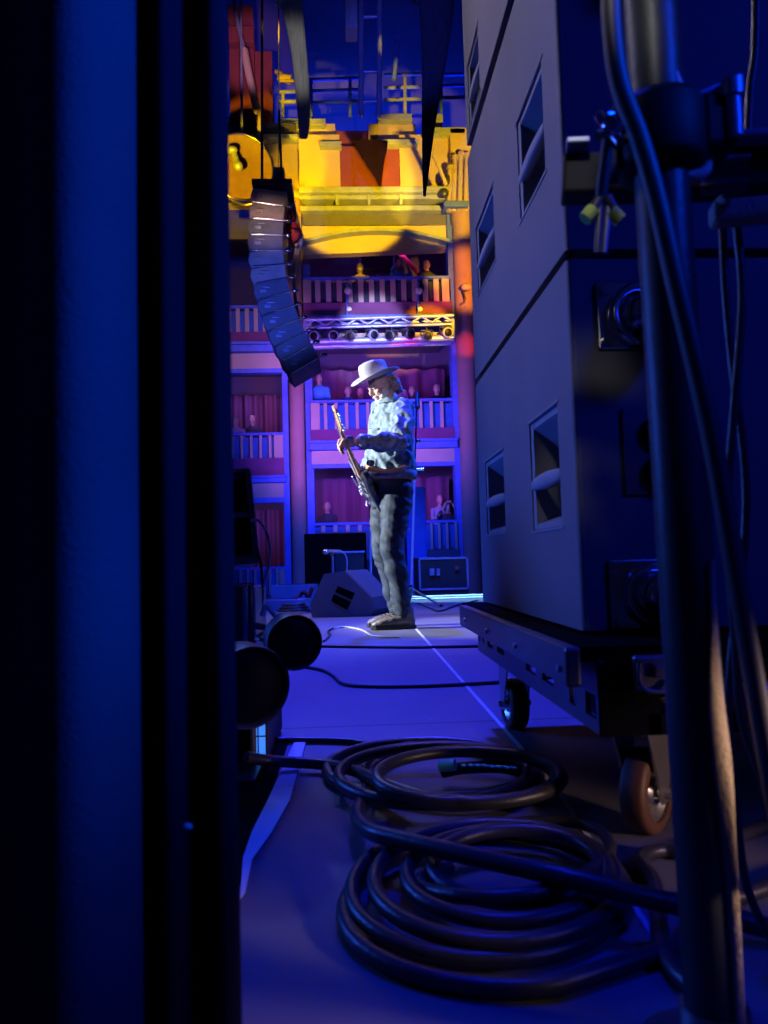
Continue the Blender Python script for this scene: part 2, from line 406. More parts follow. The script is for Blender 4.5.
cabinet(1.735, 2.40, [(1.36, 1.56, 1.93, 2.14, True), (1.96, 2.14, 1.765, 1.955, True)],
        'charcoal speaker cabinet at the very top of the stack, cut off by the picture edge', GRP)
sp_ = MB(); sp_.span((X0+.03, YN+.03, 1.704), (1.5, YF-.03, 1.731)); solo('spacer_board', sp_, 'hole', 'black board between the middle and the top speaker cabinet', 'board')

# ------------------------------------------------------------------ dolly
dl = thing('equipment_dolly', 'low black wheeled dolly with a steel side rail under the speaker stack', 'dolly', (.36, 1.1, 0))
b = MB(); b.span((.338, 1.09, .312), (1.6, 2.26, .334)); part('deck', b, 'hole', dl)
b = MB(); b.span((.314, 1.09, .275), (.338, 2.15, .334), .005); part('side_beam', b, 'dark_steel', dl)
for yy in (1.12, 1.42, 1.72, 2.04):
    b = MB(); b.cyl((.316, yy, .300), (.309, yy, .300), .006, n=6); part('bolt', b, 'steel', dl)
b = MB(); slots = [(1.10, 1.15, .225, .26), (1.20, 1.235, .225, .26), (1.33, 1.41, .235, .268), (1.46, 1.54, .235, .268), (1.76, 1.84, .235, .268), (1.90, 1.97, .235, .268), (2.02, 2.045, .235, .26), (2.08, 2.10, .235, .26)]
panel_with_holes(b, .36, .008, 1.08, 2.12, .205, .312, slots); part('side_rail', b, 'dark_steel', dl)
b = MB(); b.span((.36, 1.078, .205), (.43, 1.09, .312)); b.span((.43, 1.078, .275), (1.6, 1.09, .312))
for k in range(7): b.span((.43+k*.04, 1.078, .205), (.448+k*.04, 1.09, .275))
b.span((.43, 1.078, .205), (1.6, 1.09, .235)); part('end_rail', b, 'hole', dl)
b = MB(); b.span((1.5, 1.09, .205), (1.51, 2.12, .312)); part('side_rail', b, 'dark_steel', dl)
b = MB(); b.span((.38, 1.98, .275), (1.5, 2.10, .312)); b.span((.38, 1.2, .275), (1.5, 1.34, .312)); b.span((.40, 1.2, .205), (.62, 1.34, .235)); b.span((.40, 1.97, .205), (.55, 2.10, .235)); b.span((1.0, 1.97, .205), (1.2, 2.10, .235))
for xx in (.42, .60): b.span((xx, 1.2, .23), (xx+.015, 1.34, .28))
for xx in (.41, .53, 1.02, 1.17): b.span((xx, 1.97, .23), (xx+.015, 2.10, .28))
part('cross_member', b, 'black_paint', dl)
caster(dl, (.478, 1.245, .205), math.radians(-44), r=.070, drop=.205)
caster(dl, (.445, 2.03, .205), math.radians(4), r=.067, w=.05, drop=.205)
caster(dl, (1.09, 2.04, .205), math.radians(80), r=.067, drop=.205)
la = MB(); c = W(652, 673, 1.06)
la.box(c, (.056, .012, .052), None, .005); la.tube(crom([c+Vector(p) for p in ((-.022, -.010, .016), (-.024, -.014, -.010), (-.014, -.018, -.022), (.012, -.018, -.022), (.022, -.012, -.010))], 5), .004, 8); la.box(c+Vector((.005, -.01, .005)), (.016, .012, .02), None, .003)
part('latch', la, 'dark_steel', dl)

# ------------------------------------------------------------------ pole, strap, clamp, crossbar, cables at the right
pX, pY = .3275, .70
t = thing('scaffold_pole', 'thick upright grey pole close to the camera, beside the speaker stack', 'pole', (pX, pY, 0))
b = MB(); b.cyl((pX, pY, .012), (pX-.031, pY, 3.0), .026, n=40); part('tube', b, 'pole_paint', t)
b = MB(); b.lathe((pX, pY, 0), (0, 0, 1), [(0, .07), (.008, .07), (.012, .06), (.012, .032), (.05, .031), (.05, .0262)], 36, False); part('base_plate', b, 'dark_steel', t)
# strap: flat webbing hanging along the pole
b = MB(); secs = []
pp = [(712, 560, 3), (714, 620, 6), (716, 690, 13), (722, 760, 14), (728, 830, 10), (735, 930, 8), (741, 1035, 7), (745, 1100, 7)]
pw = crom([Vector((x, y, w)) for x, y, w in pp], 6)
for i, q in enumerate(pw):
    cpt = W(q.x, q.y, .672); tw = .5*math.sin(i*.16)
    wv = q.z/740*.50; secs.append((cpt, Vector((wv*math.cos(tw), wv*math.sin(tw)*.6, 0)), Vector((0, .0018, 0))))
b.loft(secs, 14); solo('webbing_strap', b, 'beige_cloth', 'beige webbing strap hanging along the lower part of the grey pole', 'strap', secs[-1][0])
# thick cable hung from the pole
b = MB(); path = [(610, -40), (612, 30), (620, 85), (640, 140), (657, 200), (675, 280), (693, 355), (710, 430), (724, 505), (737, 580), (751, 660), (768, 760), (790, 880)]
b.tube(crom([W(x, y, .648) for x, y in path], 6), .0092, 14); solo('power_cable', b, 'rubber_grey', 'thick dark cable running diagonally down across the upright grey pole', 'cable', W(612, 0, .648))
# clamp
cz = W(660, 140, .7).z
t = thing('pole_clamp', 'black scaffold clamp gripping the upright grey pole', 'clamp', (pX, pY, cz))
b = MB(); pX -= .009
b.lathe((pX, pY, cz-.034), (0, 0, 1), [(0, .027), (0, .040), (.008, .044), (.060, .044), (.068, .040), (.068, .028)], 28, False)
b.box((pX+.05, pY-.004, cz+.006), (.036, .05, .055), None, .006); b.box((pX-.038, pY+.01, cz-.012), (.022, .04, .04), None, .005)
part('clamp_body', b, 'matt_black', t)
b = MB(); b.cyl((pX+.062, pY-.028, cz+.036), (pX+.062, pY-.028, cz-.014), .008, n=12); b.cyl((pX+.062, pY-.028, cz+.026), (pX+.062, pY-.028, cz+.042), .012, n=6); b.tube(crom([W(672, 66, .68), W(680, 85, .68), W(690, 98, .68), (pX+.058, pY-.028, cz+.04)], 5), .0035, 8); part('bolt', b, 'rigblue', t)
k0 = W(607, 128, .70)
k0 = W(610, 130, .675)
b = MB(); b.lathe(k0, (.3, -1, .1), [(0, .004), (0, .010), (.006, .013), (.012, .012), (.014, .009), (.02, .007)], 20)
for a in range(5):
    q = 2*PI*a/5; b.cyl(k0+Vector((.010*math.cos(q), -.006, .010*math.sin(q))), k0+Vector((.019*math.cos(q), -.009, .019*math.sin(q))), .0055, .0045, 10)
part('knob', b, 'chrome', t)
b = MB(); b.cyl(k0+Vector((0, .005, 0)), (pX-.04, pY, cz-.008), .006, n=12); b.cyl(k0+Vector((.0, .004, -.002)), k0+Vector((-.004, .02, -.055)), .006, n=10); part('knob_shaft', b, 'dark_steel', t)
b = MB(); h0 = W(690, 168, .69)
b.tube(crom([h0+Vector(p) for p in ((-.012, 0, -.008), (.004, -.002, -.009), (.014, -.002, -.003), (.017, 0, .010))], 6), [.006]*19, 10); part('hook', b, 'pink_plastic', t)
# crossbar behind the pole
A, B = W(562, 180, .86), W(800, 172, .80)
t = thing('crossbar', 'black horizontal crossbar behind the pole clamp, in front of the speaker stack', 'bar', (A+B)/2)
b = MB(); d = (B-A); a1, b1 = frame(d); Rm = Matrix((d.normalized(), a1, b1)).transposed()
b.box((A+B)/2, (d.length, .04, .05), Rm, .004); part('beam', b, 'matt_black', t)
for u0, u1 in ((0, .10), (.66, 1)):
    b = MB(); q0, q1 = A+(B-A)*u0, A+(B-A)*u1; b.box((q0+q1)/2+Vector((0, -.018, .0265)), ((q1-q0).length, .05, .008), Rm, .002); part('top_lip', b, 'rigblue', t)
for (x, y) in ((702, 165), (700, 188)):
    b = MB(); b.cyl(W(x, y, .79), W(x+48, y-3, .77), .0085, n=14); part('tube_stub', b, 'dark_steel', t)
for (x0, y0, x1, y1) in ((598, 205, 588, 216), (604, 205, 617, 217)):
    b = MB(); b.cyl(W(x0+3, y0-8, .83), W(x1, y1, .83), .0065, n=12); pr = part('prong', b, 'dark_steel', t)
    b = MB(); p0, p1 = W(x0*.5+x1*.5, y0*.5+y1*.5, .83), W(x1, y1, .83); b.cyl(p0, p1+(p1-p0)*.6, .0095, .0085, n=12); part('prong_tip', b, 'lime_plastic', pr)
for (x0, x1, mm) in ((600, 597, 'dark_steel'), (609, 604, 'rigblue')):
    b = MB(); b.cyl(W(x0, 205, .83), W(x1, 253, .83), .004, n=12); part('pin', b, mm, t)
b = MB(); c = W(745, 212, .80); b.box(c, (.075, .03, .026), rotz(-.2), .006); b.cyl(c+Vector((-.03, -.02, .01)), c+Vector((-.03, 0, .01)), .006, n=10); part('bracket', b, 'beige_cloth', t)
for i, (path, lab) in enumerate((([(722, 222), (726, 300), (734, 380), (742, 440), (746, 500), (742, 570), (733, 640), (728, 720), (735, 800), (748, 890), (785, 955), (830, 962)], 'thin dark cable dropping from the crossbar bracket to the stage floor'),
                                 ([(736, 222), (742, 300), (733, 420), (727, 520), (735, 640), (742, 720), (768, 800), (790, 900), (830, 975)], 'thin dark cable looping down beside the upright grey pole, nearer the dolly wheel'),
                                 ([(756, -20), (755, 50), (750, 90), (748, 135)], 'short dark cable hanging above the right end of the crossbar'))):
    b = MB(); b.tube(crom([W(x, y, .84-.02*i) for x, y in path], 6), .005, 10); solo('hanging_cable', b, 'rubber', lab, 'cable', W(*path[0], .84))

# ------------------------------------------------------------------ curtains at the left
def curtain(prof, z0, z1, label, seed, loc, mt='black_velvet'):
    pr = crom([Vector((x, y, 0)) for x, y in prof], 7); nz = 44; vs = []; th = .006; n = len(pr)
    def pt(i, j):
        z = z0+(z1-z0)*j/nz; p = pr[i]
        w = .0035*noise.noise(Vector((p.x*9+seed, z*1.1, seed)))
        return Vector((p.x+w, p.y+.006*noise.noise(Vector((p.x*14, z*1.6, seed+4))), z))
    fr = [[pt(i, j) for i in range(n)] for j in range(nz+1)]
    nm = []
    for i in range(n):
        t = pr[min(n-1, i+1)]-pr[max(0, i-1)]; nm.append(Vector((-t.y, t.x, 0)).normalized())
    for j in range(nz+1):
        for i in range(n): vs.append(fr[j][i])
    for j in range(nz+1):
        for i in range(n): vs.append(fr[j][i]+nm[i]*th)
    N = (nz+1)*n; fs = []
    for j in range(nz):
        for i in range(n-1):
            a = j*n+i; fs.append((a, a+1, a+n+1, a+n)); fs.append((N+a, N+a+n, N+a+n+1, N+a+1))
        a = j*n; fs.append((a, a+n, N+a+n, N+a)); a = j*n+n-1; fs.append((a, N+a, N+a+n, a+n))
    for i in range(n-1):
        fs.append((i, N+i, N+i+1, i+1)); a = nz*n+i; fs.append((a, a+1, N+a+1, N+a))
    b = MB(); b.add(vs, fs, True); return solo('stage_curtain', b, mt, label, 'curtain', loc, 'stage curtains')
curtain([(-1.1, .54), (-.95, .47), (-.8, .55), (-.65, .48), (-.5, .55), (-.38, .50), (-.33, .50), (-.30, .53), (-.268, .555), (-.238, .550), (-.217, .524), (-.199, .506), (-.184, .502), (-.170, .511), (-.160, .53), (-.156, .555), (-.163, .58), (-.18, .59), (-.2, .59)], .004, 3.1,
        'velvet stage curtain nearest the camera, with a broad fold catching blue light', 1.3, (-.5, .52, 0))
curtain([(-.9, .70), (-.7, .64), (-.5, .71), (-.35, .66), (-.25, .70), (-.20, .685), (-.178, .655), (-.160, .618), (-.146, .606), (-.133, .622), (-.125, .634), (-.119, .622), (-.110, .605), (-.101, .607), (-.0975, .630), (-.108, .67), (-.14, .69)], .004, 3.1,
        'near black velvet stage curtain hanging behind the blue lit one, its edge bordering the view', 5.1, (-.4, .65, 0), 'shaded_velvet')
t = MB(); t.ell(W(188, 826, .597), ((.0035, 0, -.001), (0, .0012, 0), (.001, 0, .0022))); solo('lint_fleck', t, 'white_cloth', 'tiny white fleck of lint stuck to the dark curtain', 'lint', W(188, 826, .597))

# ------------------------------------------------------------------ tape and mat on the floor
b = MB(); outl = [G(x, y, .0045) for x, y in ((294, 743), (268, 800), (252, 832), (243, 858), (240, 900), (245, 893), (252, 860), (272, 832), (290, 800), (306, 741))]
b.prism(outl, (0, 0, .0015)); solo('floor_tape', b, 'white_tape', 'wide white tape strip beside the black mat, below the round lamps', 'tape', G(280, 800))
b = MB(); q = [G(x, y, .0005) for x, y in ((414.2, 628), (416.4, 628), (543, 770), (560, 790), (693, 990), (700, 1010), (694, 1012), (688, 993), (557, 793), (539, 771))]
b.prism(q, (0, 0, .0012)); solo('floor_tape', b, 'white_tape', 'thin straight white tape line running from the guitarist boots to the camera', 'tape', G(540, 770))
b = MB(); b.span((-1.2, .75, .0003), (-.172, 1.97, .004)); solo('rubber_mat', b, 'hole', 'black rubber mat between the wide white tape and the curtain', 'mat', (-.6, 1.4, 0))

# ------------------------------------------------------------------ gear at the left
t = thing('equipment_rack', 'low black equipment rack with a small lit blue screen, below the round lamps', 'rack', (-.4, 1.9, .004))
b = MB(); b.span((-.62, 1.76, .004), (-.2, 2.12, .17), .006); part('case', b, 'black_paint', t)
b = MB(); c0 = W(259, 741, 1.752); b.box(c0, (.030, .006, .092), None, .002); sc_ = part('screen', b, 'display', t)
b = MB(); b.span((c0.x-.021, 1.749, c0.z-.052), (c0.x-.015, 1.758, c0.z+.052)); b.span((c0.x+.015, 1.749, c0.z-.052), (c0.x+.021, 1.758, c0.z+.052)); b.span((c0.x-.021, 1.749, c0.z+.046), (c0.x+.021, 1.758, c0.z+.052)); b.span((c0.x-.021, 1.749, c0.z-.052), (c0.x+.021, 1.758, c0.z-.046)); b.span((c0.x-.003, 1.7475, c0.z-.05), (c0.x, 1.752, c0.z+.05)); b.span((c0.x-.018, 1.7475, c0.z+.01), (c0.x+.018, 1.752, c0.z+.013))
part('screen_bezel', b, 'dark_steel', t)
b = MB(); b.tube(crom([(-.6, 1.752, .12), (-.6, 1.735, .12), (-.54, 1.735, .12), (-.54, 1.752, .12)], 5), .006); part('handle', b, 'dark_steel', t)
# case on the rack
t = thing('flight_case', 'small black case with a pale right side, standing on the low rack', 'case', (-.4, 2.0, .17))
zt = W(245, 584, 2.0).z
b = MB(); b.span((-.6, 1.86, .17), (-.268, 2.1, zt), .004); part('box', b, 'black_paint', t)
b = MB(); b.span((-.269, 1.862, .20), (-.236, 2.09, zt-.006), .003); part('side_cover', b, 'rigblue', t)
b = MB(); b.box((-.4, 1.857, .3), (.09, .008, .03), None, .003); part('latch', b, 'steel', t)
# loudspeaker on a stand
t = thing('speaker_stand', 'thin black pole stand holding the small loudspeaker beside the curtain', 'stand', (-.40, 2.25, 0))
b = MB(); b.cyl((-.40, 2.25, .02), (-.40, 2.25, .50), .018, n=18); part('pole', b, 'dark_steel', t)
b = MB(); b.lathe((-.40, 2.25, 0), (0, 0, 1), [(0, .12), (.012, .12), (.02, .10), (.02, .02)], 30); part('base', b, 'dark_steel', t)
pa = [W(258, 467, 2.12), W(250, 563, 2.12)]
t = thing('loudspeaker', 'black boxy loudspeaker tilted on a stand at the curtain edge', 'loudspeaker', (-.40, 2.25, .50))
b = MB(); Rm = Matrix.Rotation(-.08, 3, 'Y') @ Matrix.Rotation(math.radians(14), 3, 'Z') @ Matrix.Rotation(-.03, 3, 'X')
sc0 = (pa[0]+pa[1])/2 + Rm @ Vector((-.16, .12, 0))
hgt = (pa[0]-pa[1]).length
def fr_(dx, dy, dz): return sc0+Rm @ Vector((dx, dy, dz))
b.box(fr_(0, .01, 0), (.32, .22, hgt), Rm, .006); part('cabinet', b, 'cab_rear', t)
b = MB()
for x0, x1, z0, z1 in ((-.16, .16, .125, hgt/2), (-.16, .16, -hgt/2, -.115), (-.16, -.145, -.115, .125), (.145, .16, -.115, .125), (-.145, .145, -.005, .012)):
    b.box(fr_((x0+x1)/2, -.108, (z0+z1)/2), (x1-x0, .018, z1-z0), Rm, .003)
part('front_frame', b, 'hall_dark', t)
b = MB(); b.box(fr_(0, -.1015, 0), (.29, .004, hgt-.06), Rm); part('grille', b, 'hole', t)
b = MB(); b.box(fr_(.1615, -.115, 0), (.004, .008, hgt-.01), Rm); part('edge_strip', b, 'rigblue', t)  # pale strip stands for light catching the cabinet edge
# lamps on their stand
LX, LY = -.232, 1.735
t = thing('lamp_stand', 'slim black upright post carrying the two round lamps', 'stand', (LX, LY, .004))
b = MB(); b.cyl((LX, LY, .01), (LX, LY, .42), .0085, n=16); part('post', b, 'dark_steel', t)
b = MB(); b.span((LX-.09, LY-.11, .004), (LX+.02, LY+.018, .012), .003); part('foot', b, 'dark_steel', t)
def par_lamp(lens, axis, r, L, label, yoke_to):
    lens = Vector(lens); ax = Vector(axis).normalized()                # axis points the way the lens looks
    t = thing('stage_lamp', label, 'lamp', lens, 'round lamps on the black post')
    b = MB(); b.lathe(lens, -ax, [(0, r), (0, r*1.0), (.012, r*1.02), (L*.5, r*.98), (L*.75, r*.8), (L*.92, r*.55), (L, r*.3)], 40, False); b.lathe(lens, -ax, [(0, r), (.004, r*.93), (.03, r*.9)], 40, False); b.lathe(lens-ax*L, -ax, [(0, r*.3), (.004, .001)], 20, False)
    part('housing', b, 'dark_steel', t)
    b = MB(); b.lathe(lens-ax*.016, ax, [(0, r*.94), (.004, r*.8), (.009, r*.4), (.010, .002)], 36); part('lens', b, 'lens', t)
    a, bb = frame(ax); b = MB(); c = lens-ax*L*.45
    b.tube(crom([c+a*(r*1.02), c+a*(r*1.12)-ax*.03, c+a*(r*.6)-ax*(L*.75), c-a*(r*.6)-ax*(L*.75), c-a*(r*1.12)-ax*.03, c-a*(r*1.02)], 5), .007, 8, flat=.6)
    b.cyl(c-ax*(L*.78), Vector(yoke_to), .008, n=10); part('yoke', b, 'dark_steel', t)
    return t
par_lamp(W(295, 643, 1.62), (.26, -1, -.06), .060, .15, 'round black lamp poking furthest out from the curtain over the stage floor', (LX, LY, .33))
par_lamp(W(251, 688, 1.42), (.50, -1, -.10), .078, .14, 'round black lamp half hidden by the curtain, lower of the two', (LX, LY, .22))
for path, lab, r, mt in (([(251, 521), (257, 520), (265, 529), (270, 547), (268, 568), (263, 588), (261, 604), (264, 616)], 'pale cable arching out behind the small loudspeaker', .0035, 'white_cable'),
                         ([(253, 538), (258, 552), (262, 574), (262, 600), (258, 625)], 'grey cable dropping behind the small loudspeaker to the case', .004, 'rubber_grey'),
                         ([(262, 616), (266, 606), (272, 612), (280, 624)], 'short white cable curling over the round lamp housing', .0055, 'white_cable')):
    b = MB(); b.tube(crom([W(x, y, 2.0 if r < .005 else 1.72) for x, y in path], 6), r, 8); solo('signal_cable', b, mt, lab, 'cable', W(*path[0], 2.0))
# ================================================================== CABLES ON THE FLOOR
def coil_pts(loops, a0, turns_each=1.0, n=36, wob=0., sgn=1):
    out = []; L = len(loops); tot = int((L-1)*n*turns_each)+n
    for i in range(tot):
        u = i/n; k = min(L-1, int(u)); f = min(1., u-k) if k < L-1 else 0; f = f*f*(3-2*f)
        p = [loops[k][j]*(1-f)+(loops[min(L-1, k+1)][j])*f for j in range(6)]
        a = a0+sgn*2*PI*u
        y = p[1]+p[3]*math.sin(a); z = p[4]+(p[5]-p[4])*(.5-.5*math.sin(a)) + wob*math.sin(a*2.3+k)
        out.append(G(p[0]+p[2]*math.cos(a), y, z))
    return out
r1 = .0125
lead = [G(x, y, z) for x, y, z in ((246, 757, .05), (272, 761, .03), (320, 764, .02), (352, 770, .03), (386, 784, .05), (430, 799, .052))]
lp = coil_pts([(470, 777, 92, 26, .052, .075), (469, 777, 92, 26, .050, .073), (430, 773, 98, 31, .035, .035), (430, 769, 104, 29, .014, .014), (455, 776, 84, 29, .016, .016)], PI*.5, n=44, sgn=-1)[:-10]
tail = [G(x, y, z) for x, y, z in ((362, 800, .022), (357, 816, .034), (370, 831, .055), (402, 840, .064), (470, 856, .07), (560, 876, .07), (640, 896, .055), (700, 910, .035), (790, 934, .014))]
t = thing('coiled_cable', 'black cable coiled furthest back, its end crossing the front coil towards the pole', 'cable', G(440, 775), 'cables coiled on the stage floor')
pth = crom(lead, 6)[:-1]+lp[:-1]+crom([lp[-1]]+tail, 6)
b = MB(); b.tube(pth, r1, 12); part('cable', b, 'rubber', t)
b = MB(); b.tube(crom([G(x, y, z) for x, y, z in ((442, 772, .03), (462, 768, .04), (500, 767, .045), (520, 771, .04))], 5), .013, 12); cn = part('connector', b, 'rubber', t)
b = MB()
for k in range(8): b.box(G(464+k*7, 765.5+.3*k*(k > 3), .058), (.009, .014, .004), rotz(.2+k*.08), .001)
b.cyl(G(440, 766, .05), G(455, 765, .055), .0115, n=14); part('connector_ribs', b, 'teal_plastic', cn)
lead2 = [G(x, y, z) for x, y, z in ((900, 850, .0115), (820, 868, .0115), (760, 890, .0115), (715, 905, .0115), (688, 930, .0115), (672, 950, .0115))]
lp = coil_pts([(505, 930, 158, 62, .0115, .0115), (483, 894, 143, 68, .0115, .012), (492, 884, 128, 61, .028, .035), (497, 874, 112, 50, .035, .045), (516, 866, 84, 36, .03, .05)], PI*.03, n=44)
b = MB(); b.tube(crom(lead2, 6)[:-1]+lp[8:], .0105, 12); solo('coiled_cable', b, 'rubber', 'large coil of black cable nearest the camera, lit blue along its loops', 'cable', G(490, 890), 'cables coiled on the stage floor')
b = MB(); b.tube(crom([G(x, y, z) for x, y, z in ((470, 835, .012), (520, 822, .013), (570, 822, .016), (600, 832, .02), (610, 850, .03), (590, 872, .045), (540, 892, .05), (470, 897, .045), (425, 889, .03), (424, 876, .03), (450, 868, .02))], 7), .0095, 12); solo('coiled_cable', b, 'rubber', 'short loop of black cable lying inside the front coil', 'cable', G(520, 860), 'cables coiled on the stage floor')
b = MB(); b.tube(crom([G(x, y, .012) for x, y in ((740, 1010), (690, 985), (662, 945), (655, 885), (640, 860), (662, 850), (700, 852), (760, 828), (800, 820))], 7), .011, 12); solo('floor_cable', b, 'rubber', 'black cable curling up beside the front dolly wheel and behind the pole', 'cable', G(650, 900))
b = MB(); b.tube(crom([G(x, y, .009) for x, y in ((230, 741), (290, 740), (345, 741), (372, 745))], 7), .008, 10); solo('floor_cable', b, 'rubber', 'black cable running flat across the floor behind the rear coil', 'cable', G(300, 741))
for path, lab, r, mt in (([(300, 666), (322, 670), (334, 676), (342, 683), (362, 686), (420, 686), (500, 682), (560, 676)], 'pale cable snaking across the stage floor behind the coils', .007, 'rubber_grey'),
                         ([(330, 629), (345, 627), (362, 630), (374, 636), (400, 637)], 'pale thin cable lying just left of the guitarist boots', .006, 'white_cable'),
                         ([(324, 641), (330, 635), (328, 631), (336, 627)], 'short dark cable wriggling in front of the floor monitor', .007, 'rubber'),
                         ([(310, 646), (380, 647), (430, 647), (520, 645)], 'straight dark cable lying across the deck below the guitarist', .008, 'rubber'),
                         ([(418, 603), (430, 608), (440, 611), (455, 606), (478, 600)], 'dark cable trailing from the tripod stand behind the guitarist', .008, 'rubber')):
    b = MB(); b.tube(crom([G(x, y, r) for x, y in path], 8), r, 8); solo('stage_cable', b, mt, lab, 'cable', G(*path[0], 0))

# ================================================================== GEAR ON THE STAGE
# floor monitor (wedge)
Yw = 6.32
t = thing('floor_monitor', 'dark wedge floor monitor with two slanted handle slots, behind the guitarist', 'loudspeaker', (W(340, 612, Yw).x, Yw, 0))
pw = [W(x, y, Yw) for x, y in ((312, 617.5), (310, 605), (324, 574), (345, 571), (372, 598), (374, 610), (371, 616))]
for p in pw: p.z = max(p.z, .004)
pw[0].z = .004; pw[-1].z = .004
ext = Vector((.20, .52, 0))
b = MB(); b.prism([Vector((p.x, p.y, p.z)) for p in pw], ext); part('cabinet', b, 'cab_side', t)
b = MB(); up = Vector((0, 0, .004))
b.add([pw[3]+ext*.05+up, pw[4]+ext*.05+up, pw[4]+ext*.95+up, pw[3]+ext*.95+up, pw[3]+ext*.05-up, pw[4]+ext*.05-up, pw[4]+ext*.95-up, pw[3]+ext*.95-up], [(0, 1, 2, 3), (7, 6, 5, 4), (0, 4, 5, 1), (1, 5, 6, 2), (2, 6, 7, 3), (3, 7, 4, 0)]); part('grille', b, 'cab_rear', t)
for poly in (((338, 586), (355, 593), (352, 600), (335, 592)), ((334, 594), (351, 602), (347, 610), (331, 601))):
    b = MB(); q = [W(x, y, Yw-.004) for x, y in poly]; b.prism(q, (0, .008, 0)); part('handle_slot', b, 'hole', t)
# microphone on a short stand
Ym = 6.95
t = thing('microphone_stand', 'short stand with a small microphone, just behind the floor monitor', 'microphone stand', (W(332, 575, Ym).x, Ym, 0))
x = W(333, 575, Ym).x; zt = W(333, 556, Ym).z
b = MB(); b.cyl((x, Ym, .02), (x, Ym, zt), .012, n=12); part('pole', b, 'rigblue', t)
b = MB(); b.lathe((x, Ym, 0), (0, 0, 1), [(0, .13), (.015, .13), (.025, .10), (.03, .015)], 24); part('base', b, 'dark_steel', t)
m0, m1 = W(341, 551, Ym), W(322, 552, Ym)
b = MB(); b.cyl(m0, m0+(m1-m0)*.62, .014, .02, 14); b.ell(m0+(m1-m0)*.8, ((.034, 0, 0), (0, .027, 0), (0, 0, .027))); b.box((m0+m1)/2+Vector((0, 0, -.02)), (.04, .03, .03), None, .005); mi = part('microphone', b, 'chrome', t)
b = MB(); b.tube(crom([W(341, 551, Ym), W(346, 556, Ym), W(347, 566, Ym), W(345, 580, Ym), W(340, 592, Ym)], 5), .006, 8); part('microphone_cable', b, 'white_cable', t)
# tripod stands behind the guitarist
def tripod(bx, by, topx, topy, lab, legs, extra=None):
    g0 = G(bx, by); Y = g0.y; t = thing('microphone_stand', lab, 'microphone stand', g0); top = W(topx, topy, Y); hub = g0+Vector((0, 0, .16))
    b = MB(); b.cyl(g0+Vector((0, 0, .05)), g0+(top-g0)*.58, .014, n=14); b.cyl(g0+(top-g0)*.56, g0+(top-g0)*.60, .02, n=12); part('lower_tube', b, 'white_cable', t)
    b = MB(); b.cyl(g0+(top-g0)*.58, top, .0095, n=12); part('upper_tube', b, 'chrome', t)
    for (lx, ly) in legs:
        e = G(lx, ly); b = MB(); b.cyl(hub, e+Vector((0, 0, .012)), .010, n=10); b.cyl(hub*.5+e*.5, g0+Vector((0, 0, .08)), .005, n=8); lg = part('leg', b, 'steel', t)
        b = MB(); b.ell(e+Vector((0, 0, .015)), ((.02, 0, 0), (0, .02, 0), (0, 0, .015)), 10, 8); part('rubber_foot', b, 'rubber', lg)
    b = MB(); b.cyl(hub-Vector((0, 0, .03)), hub+Vector((0, 0, .03)), .022, n=14); part('hub', b, 'rubber', t)
    return t, top
t, top = tripod(411, 602, 417, 392, 'tall microphone stand with tripod feet, right behind the guitarist', ((441, 607), (400, 606), (412, 594)))
b = MB(); b.cyl(top, top+Vector((.0, -.02, -.16)), .019, .026, 14); b.ell(top+Vector((0, -.02, -.17)), ((.03, 0, 0), (0, .03, 0), (0, 0, .034)), 12, 10); part('microphone', b, 'dark_steel', t)
b = MB(); c = W(418, 441, top.y); b.ell(c, ((.03, 0, 0), (0, .03, 0), (0, 0, .03)), 12, 8); c2 = W(424, 469, top.y); b.cyl(W(412, 470, top.y), c2, .014, .02, 10); part('cable_clip', b, 'chrome', t)
tripod(371, 601, 370, 478, 'slim microphone stand in front of the guitarist legs, beside the floor monitor', ((357, 603), (384, 605), (373, 595)))
# pedals, boards, bundle
def slab_box(name, lab, cat, x, y, sz, mt, rz=0., parts=None):
    g = G(x, y); t = thing(name, lab, cat, (g.x, g.y, 0)); b = MB(); b.box((g.x, g.y, sz[2]/2+.001), sz, rotz(rz), .006); part('body', b, mt, t)
    return t, g
t, g = slab_box('effects_pedal', 'brown effects pedal on the deck by the guitarist shins', 'pedal', 379, 605, (.16, .24, .10), 'leather', .2)
b = MB(); b.cyl(g+Vector((0, -.06, .10)), g+Vector((0, -.06, .13)), .02, n=14); part('foot_switch', b, 'chrome', t)
b = MB()
for k in (-1, 0, 1): b.cyl(g+Vector((k*.045, .06, .10)), g+Vector((k*.045, .06, .125)), .016, n=12)
part('knobs', b, 'dark_steel', t)
t, g = slab_box('effects_pedal', 'dark flat effects pedal between the floor monitor and the guitarist', 'pedal', 366, 610, (.30, .26, .06), 'dark_steel', -.1)
b = MB(); b.box(g+Vector((0, -.02, .066)), (.22, .10, .012), rotz(-.1), .003); part('treadle', b, 'rubber', t)
for (x, y, sz, rz, lab) in ((276, 609, (.62, .35, .10), -.35, 'low blue lit board lying on the deck behind the round lamp'), (295, 601, (.5, .3, .20), -.3, 'blue lit box on the deck left of the floor monitor')):
    t, g = slab_box('stage_box', lab, 'box', x, y, sz, 'rigblue', rz)
    b = MB(); b.box(g+Vector((0, -sz[1]*.2, sz[2]+.006)), (sz[0]*.8, .03, .012), rotz(rz), .003); part('top_rail', b, 'dark_steel', t)
b = MB(); g = G(294, 613); pts = [g+Vector((.16*math.cos(a)*(1-.02*a), .14*math.sin(a), .012+.012*a/3)) for a in [k*.35 for k in range(56)]]
b.tube(pts, .010, 8); solo('coiled_cable', b, 'rubber', 'small coil of dark cable on the deck left of the floor monitor', 'cable', g)
